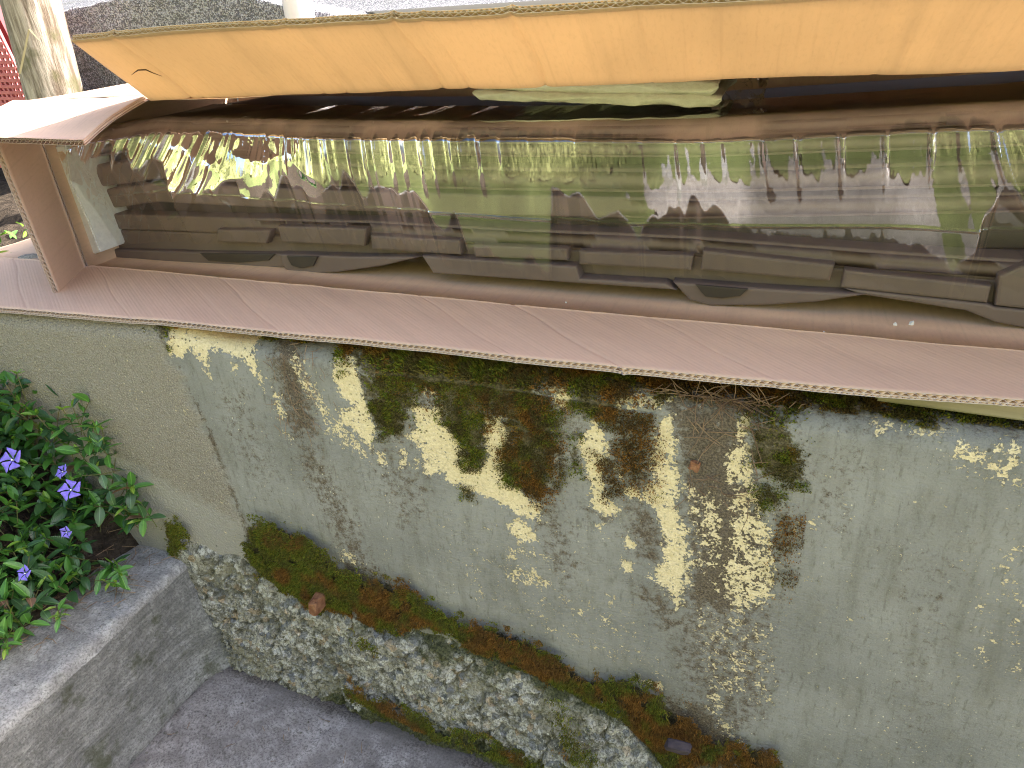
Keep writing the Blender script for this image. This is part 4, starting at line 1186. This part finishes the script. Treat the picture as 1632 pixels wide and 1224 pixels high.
# ------------------------------------------------------------------ background: tree, pole, red mesh, plants by the box
def tree():
    base = np.array(onY(84, 135, .84)); 
    r = .064
    root = empty('tree', (base[0], base[1], .60))
    tag(root, 'rough barked tree trunk behind the left end of the box', 'tree')
    nz, na = 90, 48
    z = np.linspace(.56, 2.7, nz); a = np.linspace(0, 2 * math.pi, na)
    ZZ, AA = np.meshgrid(z, a, indexing='ij')
    rr = r * (1.12 - .16 * (ZZ - .5)) * (1 + .10 * (fbm(AA * 5, ZZ * 1.2, 301, 4) - .5) + .06 * (vnoise(np.cos(AA) * 4 + 9, ZZ * 2, 304) - .5))
    rr += .03 * smooth(.8, .55, ZZ)
    Xc = base[0] + .10 * (ZZ - .9); Yc = base[1]
    mesh('trunk', np.stack([Xc + rr * np.cos(AA), Yc + rr * np.sin(AA), ZZ], 2).reshape(-1, 3), grid_faces(nz, na)[:, ::-1], M_BARK, root, True)
    # limbs
    for k in range(5):
        an = k * 1.26 + .4; p0 = np.array([base[0] - .08, base[1], 2.35 + .06 * k]); p1 = p0 + np.array([math.cos(an) * .8, math.sin(an) * .8, .8])
        V = []; 
        for t in np.linspace(0, 1, 6):
            c = p0 * (1 - t) + p1 * t + np.array([0, 0, .15 * math.sin(t * 3)])
            for q in range(7):
                V.append(c + .045 * (1 - .75 * t) * np.array([math.cos(q * .9), math.sin(q * .9), 0]))
        F = [(i * 7 + q, i * 7 + (q + 1) % 7, (i + 1) * 7 + (q + 1) % 7, (i + 1) * 7 + q) for i in range(5) for q in range(7)]
        mesh('limb', V, F, M_BARK, root, True)
    n = 9000
    cc = np.array([base[0] - .2, base[1] + .1, 3.2])
    cl = rng.normal(0, 1, (70, 3)); cl /= np.linalg.norm(cl, axis=1)[:, None]; cl *= rng.uniform(.3, 1, (70, 1)) ** .5 * np.array([1.1, 1.1, .75])
    pid = rng.integers(0, 70, n); p = cc + cl[pid] + rng.normal(0, .13, (n, 3))
    d1 = rng.normal(0, 1, (n, 3)); d1 /= np.linalg.norm(d1, axis=1)[:, None]; d2 = np.cross(d1, rng.normal(0, 1, (n, 3))); d2 /= np.linalg.norm(d2, axis=1)[:, None]
    q = np.stack([p, p + d1 * .035 + d2 * .016, p + d1 * .07, p + d1 * .035 - d2 * .016], 1).reshape(-1, 3)
    o = mesh('crown', q, np.arange(4 * n).reshape(-1, 4), M_HEDGE, root)
    color_attr(o, 'tint', np.repeat(np.array([.05, .10, .025]) * rng.uniform(.6, 1.5, (n, 1)), 4, 0))
tree()
def pole():
    c = onY(477, 20, .92)
    bm = bmesh.new()
    rad = .034; prof = [(rad, .6), (rad, 2.6), (rad * .9, 2.62), (0.0, 2.63)]
    N = 28
    rings = []
    for (r, z) in prof:
        rings.append([bm.verts.new((c[0] + max(r, .0005) * math.cos(2 * math.pi * q / N), c[1] + max(r, .0005) * math.sin(2 * math.pi * q / N), z)) for q in range(N)])
    for i in range(len(prof) - 1):
        for q in range(N): bm.faces.new((rings[i][q], rings[i][(q + 1) % N], rings[i + 1][(q + 1) % N], rings[i + 1][q]))
    o = from_bm('pole', bm, M_POLE, None, True)
    tag(o, 'pale grey round metal pole standing behind the raised flap', 'pole')
pole()
def red_mesh():
    root = empty('plastic_basket', tuple(onY(8, 110, .86)))
    tag(root, 'red plastic mesh basket standing left of the tree trunk', 'basket')
    A, B = np.array(onY(-75, 118, .86)), np.array(onY(32, 118, .86)); top = .55
    ux = (B - A); L = np.linalg.norm(ux); ux /= L; L += 0.0
    bm = bmesh.new()
    def bar(p, q, w):
        p = Vector(p); q = Vector(q); d = (q - p).normalized(); n = Vector((0, -1, 0)); s = d.cross(n).normalized()
        vv = [bm.verts.new(p + s * w * a + n * w * b) for a, b in ((-1, -1), (1, -1), (1, 1), (-1, 1))] + [bm.verts.new(q + s * w * a + n * w * b) for a, b in ((-1, -1), (1, -1), (1, 1), (-1, 1))]
        for f in ((0, 1, 2, 3), (7, 6, 5, 4), (0, 4, 5, 1), (1, 5, 6, 2), (2, 6, 7, 3), (3, 7, 4, 0)): bm.faces.new([vv[i] for i in f])
    lean = np.array([-.35, .1, 1.0]); lean /= np.linalg.norm(lean); A = A - lean * .26; B = B - lean * .26
    nx, nz = int(L / .016), int(top / .016)
    for i in range(nx + 1): bar(A + ux * L * i / nx, A + ux * L * i / nx + lean * top, .0035)
    for j in range(nz + 1): bar(A + lean * top * j / nz - np.array([0, .002, 0]), B + lean * top * j / nz - np.array([0, .002, 0]), .0040)
    from_bm('mesh_side', bm, M_RED, root)
    bm = bmesh.new()
    vv = [bm.verts.new(q + np.array([0, .02, 0])) for q in (A, B, B + lean * top, A + lean * top)]
    f = bm.faces.new(vv); r = bmesh.ops.extrude_face_region(bm, geom=[f])
    bmesh.ops.translate(bm, verts=[v for v in r['geom'] if isinstance(v, bmesh.types.BMVert)], vec=(-.02, .2, 0))
    from_bm('inner_wall', bm, mat_simple('shaded_red_plastic', (.16, .03, .04), (.20, .045, .05), 30, .6, .3, .05), root)  # dark red paints in the shade seen through the holes
red_mesh()

def leaf_mesh(name, L, W_, mat, fold=.25, curl=.25):
    n = 7; V = []; F = []
    for i in range(n):
        t = i / (n - 1)
        w = W_ / 2 * max(.02, (math.sin(math.pi * t ** .9)) ** .75) if 0 < i < n - 1 else W_ * .02
        z = -curl * L * t * t
        V += [(t * L, -w, z + fold * w), (t * L, -w * .5, z + fold * w * .35), (t * L, 0, z), (t * L, w * .5, z + fold * w * .35), (t * L, w, z + fold * w)]
    for i in range(n - 1):
        for j in range(4):
            a = i * 5 + j; F.append((a, a + 5, a + 6, a + 1))
    me = bpy.data.meshes.new(name); me.from_pydata(V, [], F); me.update(); me.materials.append(mat)
    for p in me.polygons: p.use_smooth = True
    return me
LEAF = {'d': [leaf_mesh('leaf', 1, w, M_LEAFD, f, c) for w, f, c in ((.46, .3, .25), (.52, .2, .4), (.40, .4, .12))],
        'm': [leaf_mesh('leaf', 1, w, M_LEAFM, f, c) for w, f, c in ((.42, .3, .2), (.36, .4, .1))],
        'y': [leaf_mesh('leaf', 1, w, M_LEAFY, f, c) for w, f, c in ((.38, .5, .05), (.33, .6, .12))],
        'b': [leaf_mesh('leaf', 1, .5, M_LEAFB, .5, .3)]}
# the leaf shapes are one metre long and scaled per leaf; veins in the material follow object space
for ms in LEAF.values():
    for me in ms:
        for v in me.vertices: v.co *= .035

def orient(dirv, roll):
    x = Vector(dirv).normalized(); up = Vector((0, 0, 1))
    if abs(x.z) > .95: up = Vector((0, 1, 0))
    y = up.cross(x).normalized(); z = x.cross(y)
    return Matrix((x, y, z)).transposed().to_4x4() @ Matrix.Rotation(roll, 4, 'X')

plant = empty('periwinkle_plant', (-.3, -.25, .25))
tag(plant, 'periwinkle with glossy green leaves and violet flowers on the step', 'plant')
all_leaves = []; stems = []
def sprig(p, d, L, nodes, size, young=.25, kinds=None):
    p = Vector(p); d = Vector(d).normalized(); pts = [p.copy()]
    side = Vector((random.gauss(0, 1), random.gauss(0, 1), 0)).normalized()
    for k in range(nodes):
        d = (d + Vector((random.gauss(0, .12), random.gauss(0, .12), random.gauss(.02, .10)))).normalized()
        p = p + d * L / nodes; pts.append(p.copy())
        s = d.cross(side).normalized() if k % 2 else d.cross(d.cross(side)).normalized()
        last = k >= nodes - 1
        for sg in (1, -1):
            ld = s * sg * random.uniform(.8, 1.1) + d * (random.uniform(.2, .5) if not last else random.uniform(.5, .9)) + Vector((0, 0, random.uniform(-.12, .18)))
            kd = 'y' if (last and random.random() < young) else random.choices(('d', 'm', 'b'), (.47, .52, .008))[0]
            if kinds: kd = random.choice(kinds)
            sz = size * random.uniform(.7, 1.15) * (.65 if kd == 'y' else 1)
            all_leaves.append((p.copy(), ld, random.gauss(0, .3), kd, sz))
        if last:
            for q in range(2):
                all_leaves.append((p.copy(), d + Vector((random.gauss(0, .5), random.gauss(0, .5), .2)), random.gauss(0, .4), 'y' if random.random() < young + .2 else 'm', size * .5))
    stems.append(pts)
CAN = np.array([(-300, 440), (-70, 592), (40, 612), (110, 655), (170, 700), (225, 755), (262, 805), (250, 835), (200, 850), (185, 900), (120, 950), (60, 1005), (-70, 1040), (-300, 1120)], float)
n_try = 0; spots = []
while len(spots) < 460 and n_try < 16000:
    n_try += 1
    px, py = random.uniform(-300, 265), random.uniform(440, 1110)
    if poly_sd(CAN, np.array([px]), np.array([py]))[0] < 4: continue
    if any((px - a) ** 2 + (py - b) ** 2 < 9.5 ** 2 for a, b in spots): continue
    rd = ray(px, py + 12); t = .3                     # walk down the line of sight to the soil
    while t < 3:
        q = CAM + t * rd
        if q[1] > -.012 or q[2] < float(soil_z(q[0], q[1])) + .012: break
        t += .006
    if q[1] > -.012: q[1] = -.014
    spots.append((px, py))
    lean = Vector((random.gauss(.15, .35), random.gauss(-.35, .35), random.uniform(.5, 1.1)))
    sprig(q, lean, random.uniform(.035, .07), random.choice((2, 3, 3)), .031, .22)
# trailers over the step edge
for (px, py, dx, dy) in ((40, 960, .5, -.9), (150, 925, .9, -.3), (20, 1000, .6, -.8), (235, 835, .8, -.1), (90, 960, .7, -.6), (180, 890, 1, -.4), (225, 800, .7, -.2)):
    q = onZ(px, py, .235)
    sprig(q, (dx, dy, .12), random.uniform(.05, .08), 4, .026, .7, ('y', 'm', 'm'))
for (px, py) in ((42, 600), (122, 655), (172, 690), (250, 800), (60, 640)):
    q = onY(px, py + 40, -.015)
    sprig(q, (.1, -.1, 1), .05, 2, .022, .9)
all_leaves.sort(key=lambda l: (Vector(CAM) - l[0]).length)
# leaves nearest the viewer are parts of their own; the rest one joined part
def vis(l):
    r = RC @ (np.array(l[0]) - CAM); px = 816 + 1180 * r[0] / r[2]; py = 612 + 1180 * r[1] / r[2]
    return -30 < px < 330 and 540 < py < 1080
inv = [l for l in all_leaves if vis(l) and l[0].z > float(soil_z(l[0].x, l[0].y)) + .012]; sel = set(map(id, inv)); rest = [l for l in all_leaves if id(l) not in sel]
own = inv[:300]; rest += inv[300:]
for (p, ld, roll, kd, sz) in own:
    o = bpy.data.objects.new('leaf', random.choice(LEAF[kd])); link(o, plant)
    o.matrix_parent_inverse = Matrix.Translation(-Vector(plant.location))
    o.matrix_basis = Matrix.Translation(p) @ orient(ld, roll) @ Matrix.Scale(sz / .035, 4)
if rest:                                   # what is over the limit or hidden below, joined into one part
    bm = bmesh.new(); mats = [M_LEAFD, M_LEAFM, M_LEAFY, M_LEAFB]
    for (p, ld, roll, kd, sz) in rest:
        tmp = LEAF[kd][0].copy(); tmp.transform(Matrix.Translation(p) @ orient(ld, roll) @ Matrix.Scale(sz / .035, 4))
        n0 = len(bm.faces); bm.from_mesh(tmp); bpy.data.meshes.remove(tmp)
        bm.faces.ensure_lookup_table()
        for f in bm.faces[n0:]: f.material_index = 'dmyb'.index(kd)
    o = from_bm('foliage', bm, None, plant, True)
    for m_ in mats: o.data.materials.append(m_)
    o['kind'] = 'stuff'
bm = bmesh.new()
for pts in stems:
    for a, b in zip(pts[:-1], pts[1:]):
        d = (b - a).normalized(); s = d.orthogonal().normalized(); t = d.cross(s); r = .0009
        va = [bm.verts.new(a + (s * math.cos(q * 2.1) + t * math.sin(q * 2.1)) * r) for q in range(3)]; vb = [bm.verts.new(b + (s * math.cos(q * 2.1) + t * math.sin(q * 2.1)) * r * .8) for q in range(3)]
        for q in range(3): bm.faces.new((va[q], va[(q + 1) % 3], vb[(q + 1) % 3], vb[q]))
so_ = from_bm('stem', bm, M_STEM, plant); so_['kind'] = 'stuff'
# flowers
def petal_mesh():
    V = []; F = []
    for i in range(6):
        t = i / 5
        w = .0088 * (.16 + .84 * smooth(.05, .7, t)) * (1 - .25 * smooth(.8, 1, t)); off = .0026 * t
        x = .002 + .0135 * t - (.002 if i == 5 else 0)
        z = .0035 * math.sin(t * 2.2)
        V += [(x - (.0015 if i == 5 else 0), -w * .75 + off, z), (x, off, z - .0006), (x - (.003 if i == 5 else 0) + .001, w + off, z)]
    for i in range(5):
        for j in range(2):
            a = i * 3 + j; F.append((a, a + 3, a + 4, a + 1))
    me = bpy.data.meshes.new('petal'); me.from_pydata(V, [], F); me.update(); me.materials.append(M_PETAL)
    for p in me.polygons: p.use_smooth = True
    return me
PET = petal_mesh()
for (px, py, yy, s, tilt) in ((20, 733, -.20, .95, (.9, -.1)), (113, 781, -.17, .85, (.8, .1)), (40, 914, -.25, .62, (.85, .15)), (100, 752, -.15, .62, (.6, -.5)), (106, 848, -.20, .5, (1.2, .5))):
    p = np.array(onY(px, py, yy))
    p = p + (CAM - p) / np.linalg.norm(CAM - p) * .01
    bm = bmesh.new(); bmesh.ops.create_cone(bm, segments=10, radius1=.0006, radius2=.0012, depth=.003, cap_ends=True)
    f = from_bm('flower', bm, M_EYE, plant)
    mloc = Matrix.Translation(Vector(p)) @ Euler((tilt[0], tilt[1], random.uniform(0, 1))).to_matrix().to_4x4() @ Matrix.Scale(s, 4)
    f.matrix_parent_inverse = Matrix.Translation(-Vector(plant.location)); f.matrix_basis = mloc
    for q in range(5):
        o = bpy.data.objects.new('petal', PET); link(o, f)
        o.matrix_basis = Matrix.Rotation(q * 2 * math.pi / 5, 4, 'Z')

# weeds and stones on the ground left of the box
for i, (px, py, sx, lab) in enumerate(((52, 418, .035, 'pale flat stone on the ground left of the end flap'), (30, 448, .022, 'small grey stone below the pale flat stone'))):
    p = onZ(px, py, .615)
    bm = bmesh.new(); bmesh.ops.create_icosphere(bm, subdivisions=3, radius=1)
    for v in bm.verts:
        v.co *= 1 + .25 * (float(fbm(np.array(v.co.x * 1.7 + i * 5), np.array(v.co.y * 1.7 + v.co.z), 77)) - .5)
        v.co = Vector((v.co.x * sx, v.co.y * sx * .7, v.co.z * sx * .45))
    o = from_bm('stone', bm, M_STONE, None, True); o.location = p
    tag(o, lab, 'stone')
weed = empty('weed', tuple(onZ(15, 410, .61)))
tag(weed, 'small green leafy weed in the soil left of the box end', 'plant')
for k in range(26):
    px = random.uniform(-30, 40); py = random.uniform(345, 430); p = Vector(onZ(px, py, .62))
    o = bpy.data.objects.new('leaf', random.choice(LEAF[random.choice('mmy')])); link(o, weed)
    o.matrix_parent_inverse = Matrix.Translation(-Vector(weed.location))
    o.matrix_basis = Matrix.Translation(p) @ orient((random.gauss(0, 1), random.gauss(0, 1), .4), random.gauss(0, .4)) @ Matrix.Scale(random.uniform(.5, .9), 4)
a_ = Vector(onY(32, 118, .70)); b_ = Vector(onY(47, 46, .70)); c_ = Vector(onY(62, 64, .70))
bm = bmesh.new()
ring = []
for q, r in ((a_, .0032), (b_, .0025), (c_, .001)):
    ring.append([bm.verts.new(q + Vector((math.cos(t * 2.1), math.sin(t * 2.1), 0)) * r) for t in range(3)])
for i in range(2):
    for q in range(3): bm.faces.new((ring[i][q], ring[i][(q + 1) % 3], ring[i + 1][(q + 1) % 3], ring[i + 1][q]))
tag(from_bm('grass_stalk', bm, mat_simple('straw', (.5, .42, .25), (.6, .5, .32), 30, .7)), 'bent dry grass stalk in front of the tree trunk', 'grass stalk')
